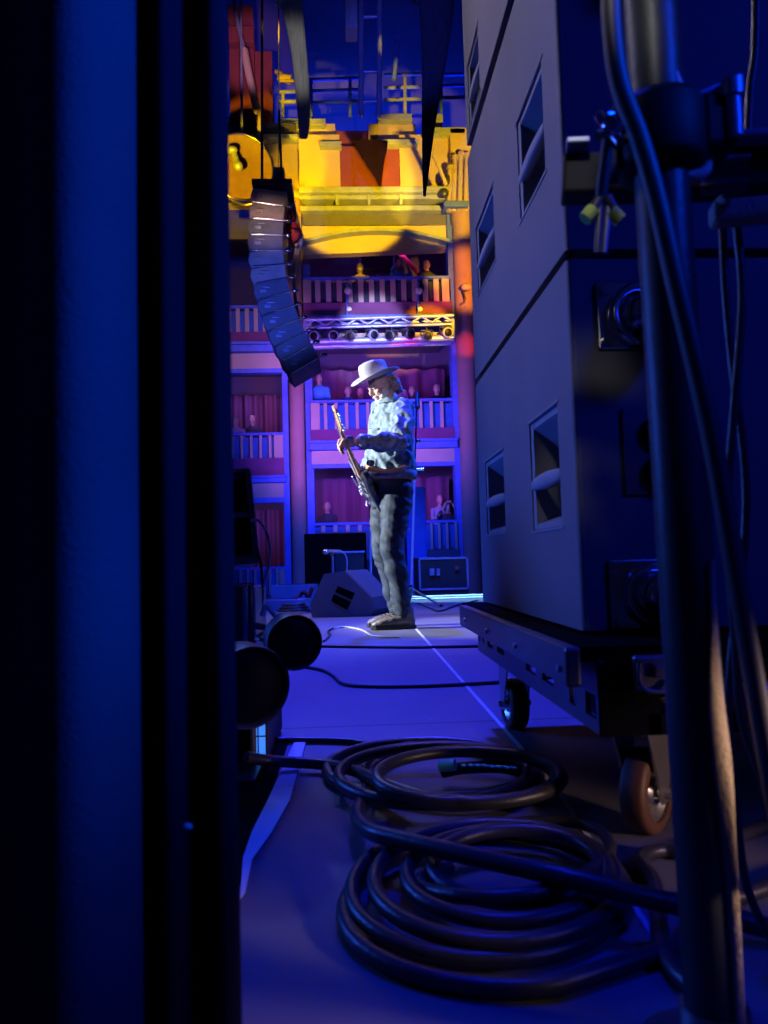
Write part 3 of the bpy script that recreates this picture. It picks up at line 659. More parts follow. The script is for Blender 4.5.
b = MB(); g = G(303, 607); b.tube(crom([g+Vector(p) for p in ((-.08, 0, .09), (-.02, .02, .13), (.02, -.03, .16), (.06, .02, .10), (.10, 0, .20))], 5), .022, 8); solo('red_rag', b, 'red_cloth', 'small red rag lying on the cables left of the floor monitor', 'rag', g)
# pale strips on the stage edge
e0, e1 = Vector((.30, 8.75, 0)), Vector((3.0, 8.75, 0))
b = MB(); b.span((-.25, 8.55, 0), (3.0, 8.78, .012), .002); b.span((-.25, 9.05, 0), (3.0, 9.35, .012), .002); solo('edge_strip', b, 'white_tape', 'pale strips along the far edge of the stage, brightly lit', 'strip', (1, 9, 0))
# stacks beyond the stage edge
def far_box(name, lab, cat, x0, x1, y0, Y, dep, mt, zb=-1.2, front='hole'):
    a, c = W(x0, y0, Y), W(x1, y0, Y); t = thing(name, lab, cat, ((a.x+c.x)/2, Y, zb))
    b = MB(); b.span((a.x, Y, zb), (c.x, Y+dep, a.z), .02); part('cabinet', b, mt, t)
    return t, a, c
t, a, c = far_box('loudspeaker', 'wide blue lit loudspeaker beyond the far edge of the stage', 'loudspeaker', 418, 468, 558, 10.6, .8, 'black_paint')
w = .03; z1 = a.z; z0 = a.z-.47
b = MB()
for p, q in (((a.x, 10.575, z1-w), (c.x, 10.605, z1)), ((a.x, 10.575, z0), (c.x, 10.605, z0+w)), ((a.x, 10.575, z0), (a.x+w, 10.605, z1)), ((c.x-w, 10.575, z0), (c.x, 10.605, z1))): b.span(p, q, .004)
part('front_frame', b, 'rigblue', t)
b = MB(); q = W(432, 572, 10.55); b.box(q, (.07, .012, .10), None, .004); b.box(q+Vector((.09, 0, -.005)), (.05, .012, .10), None, .004); part('panel_label', b, 'rigblue', t)
b = MB(); q = W(457, 568, 10.55); b.cyl(q, q+Vector((0, -.02, 0)), .03, n=14); part('knob', b, 'maroon', t)
far_box('dark_block', 'black block standing in for hall darkness behind the short microphone stand', 'case', 304, 366, 534, 10.9, .9, 'hole')  # black block added where the hall behind is only dark
t, a, c = far_box('dark_block', 'dark grey road case standing behind the floor monitor microphone', 'case', 334, 364, 552, 9.9, .5, 'black_paint')
b = MB(); b.span((a.x-.01, 9.88, a.z-.02), (c.x+.01, 9.905, a.z+.005), .004); part('lid_edge', b, 'rigblue', t)
t, a, c = far_box('banner_column', 'tall plain blue lit column behind the guitarist back', 'column', 405, 425, 487, 11.4, .5, 'bluegrey')
# ================================================================== THE HALL
YH = 18.0
def ytop(Y): return 557-(18.9-EYE)*FPX/Y
def zz(y, Y=YH): return W(380, y, Y).z
def xx(x, Y=YH): return W(x, 330, Y).x
struct('floor_hall', MB().span((-9, 9.5, -1.35), (9, 24, -1.2)), 'hall_dark')
struct('wall_back', MB().span((-10, 21.2, -1.2), (10, 21.4, 19)), 'hall_dark')
struct('wall_right', MB().span((4.6, 9.5, -1.2), (4.8, 21.2, 19)), 'hall_dark')
struct('wall_left', MB().span((-7.0, 9.5, -1.2), (-6.8, 21.2, 19)), 'hall_dark')
struct('ceiling', MB().span((-10, -2, 19), (10, 21.4, 19.2)), 'hall_dark')
# round columns and flat pilasters between the bays
def pillar(x0, x1, ytop, ybot, mt, name='pillar', Y=YH, cap=True):
    a, b_ = xx(x0), xx(x1); r = (b_-a)/2; c = Vector(((a+b_)/2, Y-.1, 0)); zt = zz(ytop)
    b = MB(); b.lathe((c.x, c.y, -1.2), (0, 0, 1), [(0, r*1.15), (.3, r*1.15), (.36, r), (zt+1.2-.3, r*.97), (zt+1.2-.24, r*1.1), (zt+1.2, r*1.15)], 32)
    return struct(name, b, mt)
pillar(288, 303, 203, 600, 'column_plaster'); pillar(455, 474, 216, 600, 'column_plaster')
def pilaster(x0, x1, yt, yb, mt, Y=YH):
    struct('pilaster', MB().span((xx(x0), Y-.05, zz(yb)), (xx(x1), Y+.35, zz(yt)), .01), mt)
pilaster(281, 287, 250, 700, 'bluegrey'); pilaster(303.5, 311, 262, 560, 'bluegrey', 18.15); pilaster(450, 456, 215, 700, 'bluegrey')
# curtained back of the boxes (red cloth between the floors)
def wavy_back(x0, x1, y0, y1, Y, mt, lab):
    a, c = xx(x0), xx(x1); n = 60; vs = []
    for z in (zz(y1), zz(y0)):
        for i in range(n+1):
            u = i/n; vs.append((a+(c-a)*u, Y+.09*math.sin(u*46)+.05*math.sin(u*23+1), z))
    for z in (zz(y1), zz(y0)):
        for i in range(n+1):
            u = i/n; vs.append((a+(c-a)*u, Y+.05+.09*math.sin(u*46)+.05*math.sin(u*23+1), z))
    m_ = n+1; fs = []
    for i in range(n): fs += [(i, i+1, m_+i+1, m_+i), (2*m_+i, 3*m_+i, 3*m_+i+1, 2*m_+i+1)]
    b = MB(); b.add(vs, fs, True); solo('wall_drape', b, mt, lab, 'curtain', ((a+c)/2, Y, zz(y1)))

def balcony(x0, x1, yr, yb, yf, lab, Y=YH, pitch=10.6, sl=5.0, first=3, fascia='plum', lintel=(), grp='balconies of the hall', trim=None, post=None, back='blue_lit_lining'):
    # yr: rail, yb: foot of the balusters, yf: foot of the solid front; lintel: (y0, y1, material) bands below
    a, c = xx(x0), xx(x1); t = thing('balcony', lab, 'balcony', ((a+c)/2, Y, zz(yf)), grp)
    b = MB(); b.span((a, Y-.07, zz(yr)-.03), (c, Y+.07, zz(yr)+.035), .012); part('handrail', b, 'bluegrey', t)
    k = 0; x = x0+first
    if post:
        for (p0, p1) in post:
            b = MB(); b.span((xx(p0), Y-.05, zz(yb)), (xx(p1), Y+.05, zz(yr)-.03), .01); part('end_panel', b, 'cream', t)
    while x+sl < x1-1:
        if not post or all(x+sl < p0 or x > p1 for p0, p1 in post):
            b = MB(); b.span((xx(x), Y-.025, zz(yb)), (xx(x+sl), Y+.025, zz(yr)-.03), .006); part('baluster', b, 'cream', t)
        x += pitch
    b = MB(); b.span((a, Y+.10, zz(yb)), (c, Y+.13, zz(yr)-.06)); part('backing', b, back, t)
    b = MB(); b.span((a, Y-.08, zz(yf)), (c, Y+.08, zz(yb)), .01)
    n = max(2, int((c-a)/.95))
    part('front_panel', b, fascia, t)
    for i in range(1, n):
        b = MB(); b.span((a+(c-a)*i/n-.03, Y-.095, zz(yf)), (a+(c-a)*i/n+.03, Y-.075, zz(yb)), .006); part('panel_rib', b, fascia, t)
    b = MB(); b.span((a, Y, zz(yf)-.02), (c, Y+3.1, zz(yf)+.14)); part('floor_slab', b, 'hall_dark', t)
    if trim:
        b = MB(); b.span((a-.05, Y-.22, zz(trim)), (c+.05, Y+.1, zz(yf)), .03); b.span((a-.05, Y-.30, zz(yf)-.07), (c+.05, Y+.1, zz(yf)), .02); part('cornice', b, 'bluegrey', t)
    for i, (y0, y1, mt) in enumerate(lintel):
        b = MB(); b.span((a, Y-.03+.02*(i % 2), zz(y1)), (c, Y+.2, zz(y0))); part('lintel', b, mt, t)
    return t
# middle bay
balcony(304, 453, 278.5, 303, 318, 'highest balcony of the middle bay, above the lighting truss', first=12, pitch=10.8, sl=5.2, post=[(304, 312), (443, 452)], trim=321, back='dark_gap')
balcony(309, 451, 401, 429, 441, 'middle balcony of the middle bay, level with the guitarist', first=13, pitch=10.5, sl=3.4, post=[(309, 318)], trim=450, lintel=((450, 463, 'cream'), (463, 467, 'bluegrey')))
balcony(420, 452, 523, 551, 566, 'lowest balcony of the middle bay, behind the tall microphone stand', first=4, pitch=7.6, sl=2.6, fascia='hall_dark', post=[(448, 452)])
balcony(311, 404, 523, 531, 559, 'low shelf front of the ground floor box, left of the guitarist', first=6, pitch=12, sl=4, fascia='hall_dark')
# left bay
balcony(205, 283, 306, 331, 343, 'upper balcony of the left bay, behind the hanging line array', first=4, pitch=9, sl=4.2, trim=352, lintel=((352, 367, 'cream'), (367, 371, 'bluegrey')))
balcony(205, 282, 432, 456, 474, 'middle balcony of the left bay, above the small loudspeaker', first=6, pitch=9.3, sl=2.6, post=[(272, 281)], trim=481, lintel=((481, 495, 'cream'), (495, 500, 'bluegrey')))
balcony(205, 282, 565, 592, 600, 'lowest balcony of the left bay, below the small loudspeaker', first=2, pitch=7.2, sl=2.6, fascia='hall_dark', post=[(275, 281)])
wavy_back(303, 456, 468, 540, 20.2, 'hall_red', 'dark red curtain at the back of the ground floor box')
wavy_back(303, 456, 345, 440, 20.4, 'hall_red', 'dark red curtain behind the middle balcony spectators')
wavy_back(303, 456, 244, 318, 20.3, 'hall_red', 'dark red curtain behind the highest balcony spectators')
wavy_back(200, 283, 372, 475, 20.4, 'hall_red', 'dull curtain behind the middle balcony of the left bay')
wavy_back(200, 283, 272, 345, 20.3, 'hall_red', 'dull curtain behind the upper balcony of the left bay')
wavy_back(200, 283, 500, 600, 20.5, 'hall_red', 'dark curtain behind the lowest balcony of the left bay')
# upper storey: ledges, bands, arches, wall panels
def band(x0, x1, y0, y1, Y, dep, mt, name='trim', bev=.01):
    return struct(name, MB().span((xx(x0), Y, zz(y1)), (xx(x1), Y+dep, zz(y0)), bev), mt)
band(302, 456, 193, 199, YH-.35, .6, 'greygreen', 'trim_2', .03)
band(302, 456, 199, 203, YH-.2, .4, 'greygreen', 'trim_3')
band(304, 452, 203, 209, YH+.1, .3, 'hall_dark', 'trim_4')
for i, x in enumerate((340, 372, 404)): band(x-1.5, x+1.5, 199, 209, YH-.25, .4, 'greygreen', 'trim_19')
band(303, 453, 209, 214, YH-.2, .4, 'greygreen', 'trim_5', .02)
band(305, 452, 214, 225, YH, .25, 'cab_side', 'trim_6')
# arched soffit band
a, c = xx(304), xx(452)
def arch(x0, x1, ytop, yend, ymid, Y, dep, mt, name):
    p = []; n = 16
    for i in range(n+1):
        u = i/n; x = x0+(x1-x0)*u; s_ = (2*u-1)**2
        p.append((xx(x), Y, zz(ymid+(yend-ymid)*s_)))
    p.append((xx(x1), Y, zz(ytop))); p.append((xx(x0), Y, zz(ytop)))
    return struct(name, MB().prism(p, (0, dep, 0)), mt)
arch(304, 452, 224, 241, 229, YH+.05, .3, 'ochre', 'lintel_arch')
p = []; n = 16
for i in range(n+1):
    u = i/n; p.append((xx(304+148*u), YH-.1, zz(229+12*(2*u-1)**2)))
for i in range(n, -1, -1):
    u = i/n; p.append((xx(304+148*u), YH-.1, zz(232.5+12*(2*u-1)**2)))
struct('trim_7', MB().prism(p, (0, .3, 0)), 'greygreen')
p = [(xx(304), YH+.15, zz(252)), (xx(452), YH+.15, zz(247))]
for i in range(n, -1, -1):
    u = i/n; p.append((xx(304+148*u), YH+.15, zz(232+12*(2*u-1)**2)))
struct('lintel', MB().prism(p, (0, .25, 0)), 'ochre')
# wall panels of the top storey
band(302, 344, 132, 193, YH+.1, .3, 'ochre', 'wall_panel'); band(344, 405, 143, 193, YH+.14, .3, 'maroon', 'wall_panel'); band(405, 470, 132, 193, YH+.1, .3, 'ochre', 'wall_panel')
band(228, 303, 138, 200, YH+.2, .3, 'ochre', 'wall_panel'); band(228, 340, 112, 140, YH+.5, .3, 'ochre', 'wall_panel')
band(330, 375, 117, 144, YH+.6, .3, 'maroon', 'wall_panel'); band(374, 424, 112, 140, YH+.5, .3, 'ochre', 'wall_panel')
band(246, 302, 136, 140, YH-.1, .5, 'greygreen', 'trim_8', .02); band(324, 346, 143, 148, YH-.1, .4, 'greygreen', 'trim_9', .02); band(388, 424, 141, 146, YH-.1, .4, 'greygreen', 'trim_10', .02); band(428, 472, 129, 136, YH-.1, .4, 'greygreen', 'trim_11', .02)
band(384, 420, 106, 113, YH+.3, .6, 'greygreen', 'trim_12', .02); band(280, 330, 111, 118, YH+.3, .6, 'greygreen', 'trim_13', .02); band(432, 452, 106, 114, YH+.3, .5, 'greygreen', 'trim_14', .02)
band(228, 262, 112, 122, YH+.2, .4, 'ochre', 'trim_15', .02); band(228, 300, 124, 128, YH-.05, .5, 'hall_dark', 'trim_16', .02)
struct('pilaster', MB().span((xx(287), YH-.15, zz(262)), (xx(303), YH+.2, zz(193)), .02), 'ochre')
struct('pilaster', MB().span((xx(456), YH-.1, zz(240)), (xx(478), YH+.3, zz(130)), .02), 'ochre')
# pinkish tower of the hall wall, upper left
for (y0, y1, d_) in ((6, 20, 0), (24, 40, .1), (45, 122, .15)): band(232, 258-(y0 < 30)*0, y0, y1, YH+d_, .4, 'maroon', 'wall_panel')
band(258, 276, 45, 120, YH+.25, .4, 'maroon', 'wall_panel')
band(226, 262, 240, 252, YH-.1, .3, 'cream', 'trim_17'); band(226, 262, 258, 266, YH-.2, .3, 'bluegrey', 'trim_18')
# gallery railings
def railing(x0, x1, ys, posts, mt, lab, Y=YH+.35, r=.045):
    t = thing('gallery_railing', lab, 'railing', W((x0+x1)/2, 115, Y), 'gallery railings')
    for y in ys:
        b = MB(); b.cyl(W(x0, y, Y), W(x1, y-(x1-x0)*.03, Y), r, n=10); part('rail', b, mt, t)
    for x in posts:
        b = MB(); b.cyl(W(x, ys[0]-1, Y), W(x, ys[-1]+14, Y), r, n=10); part('post', b, mt, t)
railing(384, 421, (75, 88, 100), (405,), 'greygreen', 'short three bar gallery railing lit yellow at the top of the hall')
railing(298, 362, (80, 91.5, 103), (311, 350), 'bluegrey', 'dim blue three bar gallery railing left of the hanging ladder truss')
railing(436, 482, (75, 86, 98), (441, 470), 'bluegrey', 'blue three bar gallery railing beside the speaker stack')
railing(279, 296, (92, 102), (283,), 'greygreen', 'two bar gallery railing lit yellow behind the grey hanging strap')
# pipes on the right pillar
t = thing('pipe_cluster', 'cluster of upright pipes on top of the right hand hall column', 'pipes', W(460, 205, 17.7))
for i, (x, y0) in enumerate(((448, 168), (453, 158), (459, 155), (465, 156))):
    b = MB(); b.cyl(W(x+.5, 212, 17.7), W(x+2, y0, 17.7), .065, n=12); b.cyl(W(x+2, y0+1, 17.7), W(x+2, y0-2, 17.7), .09, n=12); part('pipe', b, 'cream', t)
b = MB(); b.span((xx(445), 17.5, zz(216)), (xx(470), 17.95, zz(210)), .03); part('pipe_base', b, 'bluegrey', t)
b = MB(); b.ell(W(446, 180, 17.6), ((.10, 0, 0), (0, .1, 0), (0, 0, .16))); b.ell(W(444, 193, 17.6), ((.12, 0, 0), (0, .1, 0), (0, 0, .12))); part('hanging_fitting', b, 'dark_steel', t)

# ------------------------------------------------------------------ lighting truss and its lamps
YT = 17.55
t = thing('lighting_truss', 'horizontal lighting truss below the highest balcony of the middle bay', 'truss', W(378, 330, YT))
for (y0, dy) in ((321, -.15), (321, .25), (343, -.15), (343, .25)):
    b = MB(); b.cyl(W(304, y0+1, YT)+Vector((0, dy, 0)), W(453, y0-3.5, YT)+Vector((0, dy, 0)), .045 if y0 < 330 else .075, n=12); part('chord', b, 'rigblue', t)
b = MB(); n = 14
for i in range(n):
    x0, x1 = 305+147*i/n, 305+147*(i+1)/n; ya, yb = (322, 328) if i % 2 else (328, 322)
    b.cyl(W(x0, ya-(x0-305)*.03, YT)+Vector((0, -.15, 0)), W(x1, yb-(x1-305)*.03, YT)+Vector((0, -.15, 0)), .028, n=8)
part('brace', b, 'rigblue', t)
b = MB(); b.cyl(W(304, 330, YT)+Vector((0, -.15, 0)), W(453, 326, YT)+Vector((0, -.15, 0)), .035, n=10); part('chord', b, 'rigblue', t)
b = MB(); b.span((W(308, 342, YT).x, YT+.3, W(308, 342, YT).z), (W(450, 342, YT).x, YT+.33, W(308, 330, YT).z)); part('back_plate', b, 'cream', t)
for x in (305, 452):
    b = MB(); b.cyl(W(x, 321, YT)+Vector((0, -.15, 0)), W(x, 344, YT)+Vector((0, -.15, 0)), .05, n=10); part('end_post', b, 'rigblue', t)
def hang_lamp(x, y, tilt, lab, mt='dark_steel', s=1.):
    c = W(x, y-(x-305)*.02, YT-.22); t = thing('stage_spotlight', lab, 'spotlight', c, 'spotlights on the truss')
    ax = Vector((tilt, -1, -.35)).normalized()
    b = MB(); b.lathe(c+ax*.16*s, -ax, [(0, .10*s), (.01, .125*s), (.10*s, .12*s), (.14*s, .09*s), (.32*s, .085*s), (.36*s, .03)], 20); part('housing', b, mt, t)
    b = MB(); b.lathe(c+ax*.165*s, ax, [(0, .095*s), (.012, .06*s), (.016, .005)], 18); part('lens', b, 'lens', t)
    b = MB(); b.tube([c+Vector((-.14*s, 0, 0)), c+Vector((-.14*s, .05, .14)), c+Vector((.14*s, .05, .14)), c+Vector((.14*s, 0, 0))], .014, 6); b.cyl(c+Vector((0, .05, .14)), c+Vector((0, .06, .21)), .02, n=8); part('yoke', b, 'dark_steel', t)
for i, (x, y, tl, mt) in enumerate(((316, 336, -.3, 'rigblue'), (333, 336, .1, 'rigblue'), (351, 337, -.1, 'dark_steel'), (372, 336, .3, 'rigblue'), (392, 337, -.5, 'dark_steel'), (408, 336, .4, 'dark_steel'), (427, 338, 0, 'dark_steel'), (446, 335, .2, 'plain_and_lit_tan'))):
    hang_lamp(x, y, tl, ['first', 'second', 'third', 'fourth', 'fifth', 'sixth', 'seventh', 'eighth'][i]+' spotlight from the left end of the lighting truss', mt, 1.0)

# ------------------------------------------------------------------ line array
YA = 12.0
t = thing('line_array', 'long J shaped line array of grey loudspeaker boxes hanging in the hall', 'line array', W(268, 180, YA))
cen = crom([Vector((x, y, 0)) for x, y in ((271, 190), (268, 215), (267, 240), (268, 262), (272, 285), (279, 310), (288, 333), (298, 352), (306, 366))], 12)
Ls = [0]
for i in range(1, len(cen)): Ls.append(Ls[-1]+(cen[i]-cen[i-1]).length)
nb = 12
def at(s):
    for i in range(1, len(cen)):
        if Ls[i] >= s: u = (s-Ls[i-1])/(Ls[i]-Ls[i-1]); return cen[i-1].lerp(cen[i], u)
    return cen[-1]
for k in range(nb):
    s0, s1 = Ls[-1]*k/nb, Ls[-1]*(k+1)/nb-.7
    p0, p1 = at(s0), at(s1); d = (p1-p0).normalized(); nx = Vector((d.y, -d.x, 0))
    if nx.x < 0: nx = -nx
    hw = 17.5; mid = (p0+p1)/2
    def q(p, o): v = p+nx*o; return W(v.x, v.y, YA)
    sh = 1.0
    b = MB(); out = [q(p0, -hw), q(mid, -hw-2.2), q(p1, -hw), q(p1, hw*.9), q(p0, hw*.9)]
    b.prism(out, (0, .95, 0)); bx = part('array_box', b, 'plain_and_lit_tan' if k in (0, 1, 4, 5) else 'array_paint', t)  # boxes are alike; tan paints warm light on some of them
    b = MB(); b.cyl(q(p1, -hw*.9)+Vector((0, -.015, 0)), q(p1, hw*1.25)+Vector((0, -.015, 0)), .014, n=8); b.ell(q(p1, hw*1.2)+Vector((0, -.01, 0)), ((.06, 0, 0), (0, .03, 0), (0, 0, .035)), 8, 6); part('rigging_bar', b, 'chrome', bx)
    b = MB(); e = q(mid, -hw*.55); b.box(e+Vector((0, -.012, 0)), (.10, .024, .05), None, .008); b.box(e+Vector((.05, -.015, .06)), (.12, .02, .02), None, .006); part('handle', b, 'rigblue' if k not in (0, 1, 4, 5) else 'cream', bx)  # paler handles carry the same painted warm light
b = MB(); b.span((W(252, 186, YA).x, YA-.05, W(252, 186, YA).z), (W(292, 182, YA).x, YA+1.0, W(292, 180, YA).z), .01); b.cyl(W(262, 182, YA), W(262, ytop(YA), YA), .022, n=10); b.cyl(W(282, 182, YA), W(279, 110, YA), .02, n=8); part('rigging_frame', b, 'dark_steel', t)
b = MB(); b.span((W(272, 165, YA).x, YA+.2, W(272, 182, YA).z), (W(283, 165, YA).x, YA+.5, W(272, 160, YA).z), .02); b.cyl(W(277, 162, YA)+Vector((0, .3, 0)), W(277, ytop(YA), YA)+Vector((0, .3, 0)), .012, n=8); part('chain_hoist', b, 'plain_and_lit_tan', t)
# cable bunch beside the array
b = MB()
for k in range(4): b.tube(crom([W(280+k*3, 185, 12.6), W(290+k*3, 215+4*k, 12.6), W(296+k*2, 240, 12.6), W(292+k, 270, 12.6), W(296, 300+5*k, 12.6), W(302, 340, 12.6)], 6), .025, 8)
solo('hanging_cable', b, 'plain_and_lit_tan', 'bunch of pale cables drooping along the back of the line array', 'cable', W(290, 240, 12.6))
b = MB(); b.ell(W(293, 232, 12.5), ((.14, 0, 0), (0, .1, 0), (0, 0, .18))); b.tube([W(290+3*math.cos(a), 222+10*math.sin(a), 12.45) for a in [k*.5 for k in range(13)]], .03, 8); solo('cable_bundle', b, 'red_cloth', 'reddish tied cable bundle beside the line array', 'bundle', W(293, 232, 12.5))
# big round lamp upper left
t = thing('round_reflector', 'large round tan reflector with a bright rim, hanging at the curtain edge', 'lamp', W(240, 165, 16.5))
c = W(241, 167, 16.5); ax = Vector((.25, -1, -.15)).normalized()
b = MB(); b.lathe(c, ax, [(0, .73), (-.03, .66), (-.10, .48), (-.14, .2), (-.15, .01)], 40, False); b.lathe(c, ax, [(0, .73), (-.06, .70), (-.17, .5), (-.21, .2), (-.22, .01)], 40, False); part('dish', b, 'tan_paint', t)
b = MB(); a_, b_ = frame(ax); b.tube([c+a_*(.74*math.cos(q))+b_*(.74*math.sin(q)) for q in [2*PI*k/40 for k in range(40)]], .035, 8, True); b.tube(crom([c+Vector((-.7, 0, -.58)), c+Vector((0, -.05, -.92)), c+Vector((.41, -.1, -.82)), c+Vector((.73, 0, -.41))], 6), .03, 8); part('rim', b, 'chrome', t)
b = MB(); b.cyl(W(233, 151, 16.3), W(238, 166, 16.3), .07, n=12); b.ell(W(238, 166, 16.25), ((.11, 0, 0), (0, .1, 0), (0, 0, .11))); b.ell(W(232, 150, 16.25), ((.13, 0, 0), (0, .1, 0), (0, 0, .09))); b.cyl(c+Vector((0, .2, 0)), c+Vector((.05, .25, 18.9-c.z)), .03, n=8); part('lamp_arm', b, 'rigblue', t)
# ropes and beam at the upper left
for path, r, mt, lab in (([(244, 50), (251, 85), (258, 112)], .085, 'cream', 'thick pale slanted pole hanging at the upper left of the hall'),
                         ([(233, -10), (237, 20), (244, 50)], .045, 'rigblue', 'thin blue slanted pole above the pale slanted pole'),
                         ([(260, 108), (259, 150), (258, 182)], .05, 'cream', 'pale upright cable rising above the line array')):
    b = MB(); b.tube(crom([W(x, y, 16.9) for x, y in path], 5), r*1.1, 12); solo('hanging_pole' if r > .04 and lab.find('pole') > 0 else 'hanging_cable', b, mt, lab, 'pole' if 'pole' in lab[:30] else 'cable', W(*path[0], 14.5))
t = thing('gallery_lamp', 'small yellow lamp standing on the gallery railing at the top left', 'lamp', W(284, 80, 18.2))
b = MB(); b.cyl(W(278, 77, 18.2), W(291, 80, 18.2), .09, .12, 14); part('housing', b, 'yellow_cloth', t)
b = MB(); b.tube(crom([W(284, 79, 18.2), W(280, 73, 18.2), W(275, 72, 18.2)], 5), .06, 8); b.cyl(W(279, 81, 18.1), W(294, 81, 18.1), .035, n=8); part('bracket', b, 'yellow_cloth', t)
# hanging ladder truss
YL = 13.0
t = thing('ladder_truss', 'blue ladder shaped truss hanging down from the top of the hall', 'truss', W(371, 118, YL))
for (x0, x1) in ((362, 361), (382, 379)):
    b = MB(); b.cyl(W(x0, ytop(YL), YL), W(x1, 116, YL), .05, n=12); part('upright', b, 'rigblue', t)
for y in (-230, -190, -150, -110, -65, -20, 17, 72, 102):
    b = MB(); b.cyl(W(361, y, YL), W(381, y-.5, YL), .03, n=10); part('rung', b, 'rigblue', t)
b = MB(); b.span((W(343, -60, YL).x, YL-.2, W(346, 35, YL).z), (W(355, -60, YL).x, YL+.2, W(346, -60, YL).z), .02); b.cyl(W(349, -58, YL), W(349, ytop(YL), YL), .03, n=8); solo('hanging_box', b, 'grey_drape', 'grey box hanging beside the blue ladder truss', 'box', W(352, 30, YL))
# tapering drapes, strap and added shadow wedge
def taper(path, mt, lab, Y, name='masking_drape', cat='drape', flat=.35):
    b = MB(); secs = []
    pw = crom([Vector(p) for p in path], 5)
    for i, q in enumerate(pw):
        c = W(q.x, q.y, Y); w_ = q.z/740*Y/2; secs.append((c, Vector((w_, 0, 0)), Vector((0, w_*flat+.01, 0))))
    b.loft(secs, 24); return solo(name, b, mt, lab, cat, secs[0][0])
taper([(395, ytop(11.5), 60), (425, -60, 46), (436, 0, 38), (434, 60, 26), (429, 120, 15), (426, 165, 8), (424.5, 196, 3)], 'dark_drape', 'dark drape hanging in a long taper down to a point near the red wall panel', 11.5)
taper([(262, ytop(11.0), 26), (284, -60, 26), (291, 0, 23), (298, 45, 17), (302, 85, 15), (304, 122, 12), (303.5, 138, 8)], 'grey_drape', 'blurred grey strap hanging in front of the yellow gallery', 11.0, 'hanging_strap', 'strap')
taper([(370, 141, 37), (372, 150, 31), (375, 163, 19), (378, 176, 9), (380, 186, 3)], 'shadow_maroon', 'dark pointed wedge standing in for a shadow on the red wall panel', 16.5, 'shadow_wedge', 'shadow_wedge', .12)  # dark wedge added to stand for a shadow on the wall
b = MB(); b.tube([W(446, 20, 12.5), W(440, 60, 12.5), W(434, 108, 12.5)], .045, 10); solo('hanging_pole', b, 'rigblue', 'thin pale blue pole slanting along the dark tapering drape', 'pole', W(446, 20, 12.5))
b = MB(); b.tube(crom([W(428, 145, 17), W(438, 165, 17), W(446, 185, 17)], 5), .05, 8); solo('hanging_cable', b, 'cream', 'slanted yellow cable in front of the upper yellow wall panel at right', 'cable', W(428, 145, 17))
b = MB(); b.tube(crom([W(398, 40, 16), W(396, 60, 16), W(394, 80, 16)], 4), .05, 8); b.box(W(397, 37, 16), (.14, .1, .08), None, .02); solo('hanging_fixture', b, 'bluegrey', 'small dim fixture hanging right of the blue ladder truss', 'fixture', W(398, 36, 16))
t = thing('monitor_screen', 'dark flat screen at the back of the highest balcony', 'screen', W(377, 262, 19.6))
b = MB(); b.box(W(377, 262, 19.6), (.95, .10, .62), None, .02); part('bezel', b, 'dark_gap', t)
b = MB(); b.box(W(377, 262, 19.54), (.86, .02, .53), None); part('panel', b, 'hole', t)
b = MB(); b.cyl(W(377, 266, 19.65), Vector((W(377, 266, 19.65).x, 19.65, zz(318)+.14)), .04, n=12); part('stand', b, 'dark_gap', t)
taper([(398, 250, 6), (404, 258, 7), (412, 266, 6), (420, 277, 3)], 'red_cloth', 'red cloth streamer slanting across the back of the highest balcony', 19.0, 'streamer', 'streamer')
for x, lab in ((347, 'small fitting on a post of the highest balcony, left one'), (418, 'small fitting on a post of the highest balcony, right one')):
    t = thing('balcony_fitting', lab, 'fitting', W(x, 300, 17.85)); b = MB(); b.cyl(W(x, 282, 17.85), W(x, 318, 17.85), .03, n=10); part('tube', b, 'bluegrey', t)
    b = MB(); b.ell(W(x+1, 291, 17.8), ((.09, 0, 0), (0, .06, 0), (0, 0, .09)), 10, 8); b.ell(W(x+2, 309, 17.8), ((.07, 0, 0), (0, .05, 0), (0, 0, .06)), 10, 8); part('clip', b, 'white_cloth', t)
t = thing('wall_lantern', 'small orange lit lantern on the right hand hall column', 'lantern', W(466, 288, 17.5))
b = MB(); b.ell(W(466, 287, 17.5), ((.13, 0, 0), (0, .1, 0), (0, 0, .09))); part('shade', b, 'cream', t)
b = MB(); b.tube(crom([W(463, 290, 17.55), W(465, 300, 17.55), W(461, 304, 17.6)], 5), .02, 8); part('arm', b, 'dark_steel', t)
# ================================================================== PEOPLE
def mesh_part(name, mb, mt, parent, vox, smooth=3, disp=None, label=None):
    o = part(name, mb, mt, parent, label); remesh(o, vox, smooth, disp)
    return o
def capsule(mb, pts, rad, flat=None, n=18, hint=(0, 1, 0)):
    """a limb through pts; rad per point (r or (ra, rb)); rounded ends"""
    secs = []; P_ = [Vector(p) for p in pts]
    for i, p in enumerate(P_):
        d = (P_[min(len(P_)-1, i+1)]-P_[max(0, i-1)]).normalized(); a, b = frame(d, hint if abs(d.dot(Vector(hint))) < .9 else None)
        ra, rb = rad[i] if isinstance(rad[i], tuple) else (rad[i], rad[i])
        secs.append((p, a*ra, b*rb))
    mb.loft(secs, n)
    for i in (0, -1):
        r = rad[i] if not isinstance(rad[i], tuple) else min(rad[i])
        mb.ell(P_[i], ((r, 0, 0), (0, r, 0), (0, 0, r)), 14, 10)

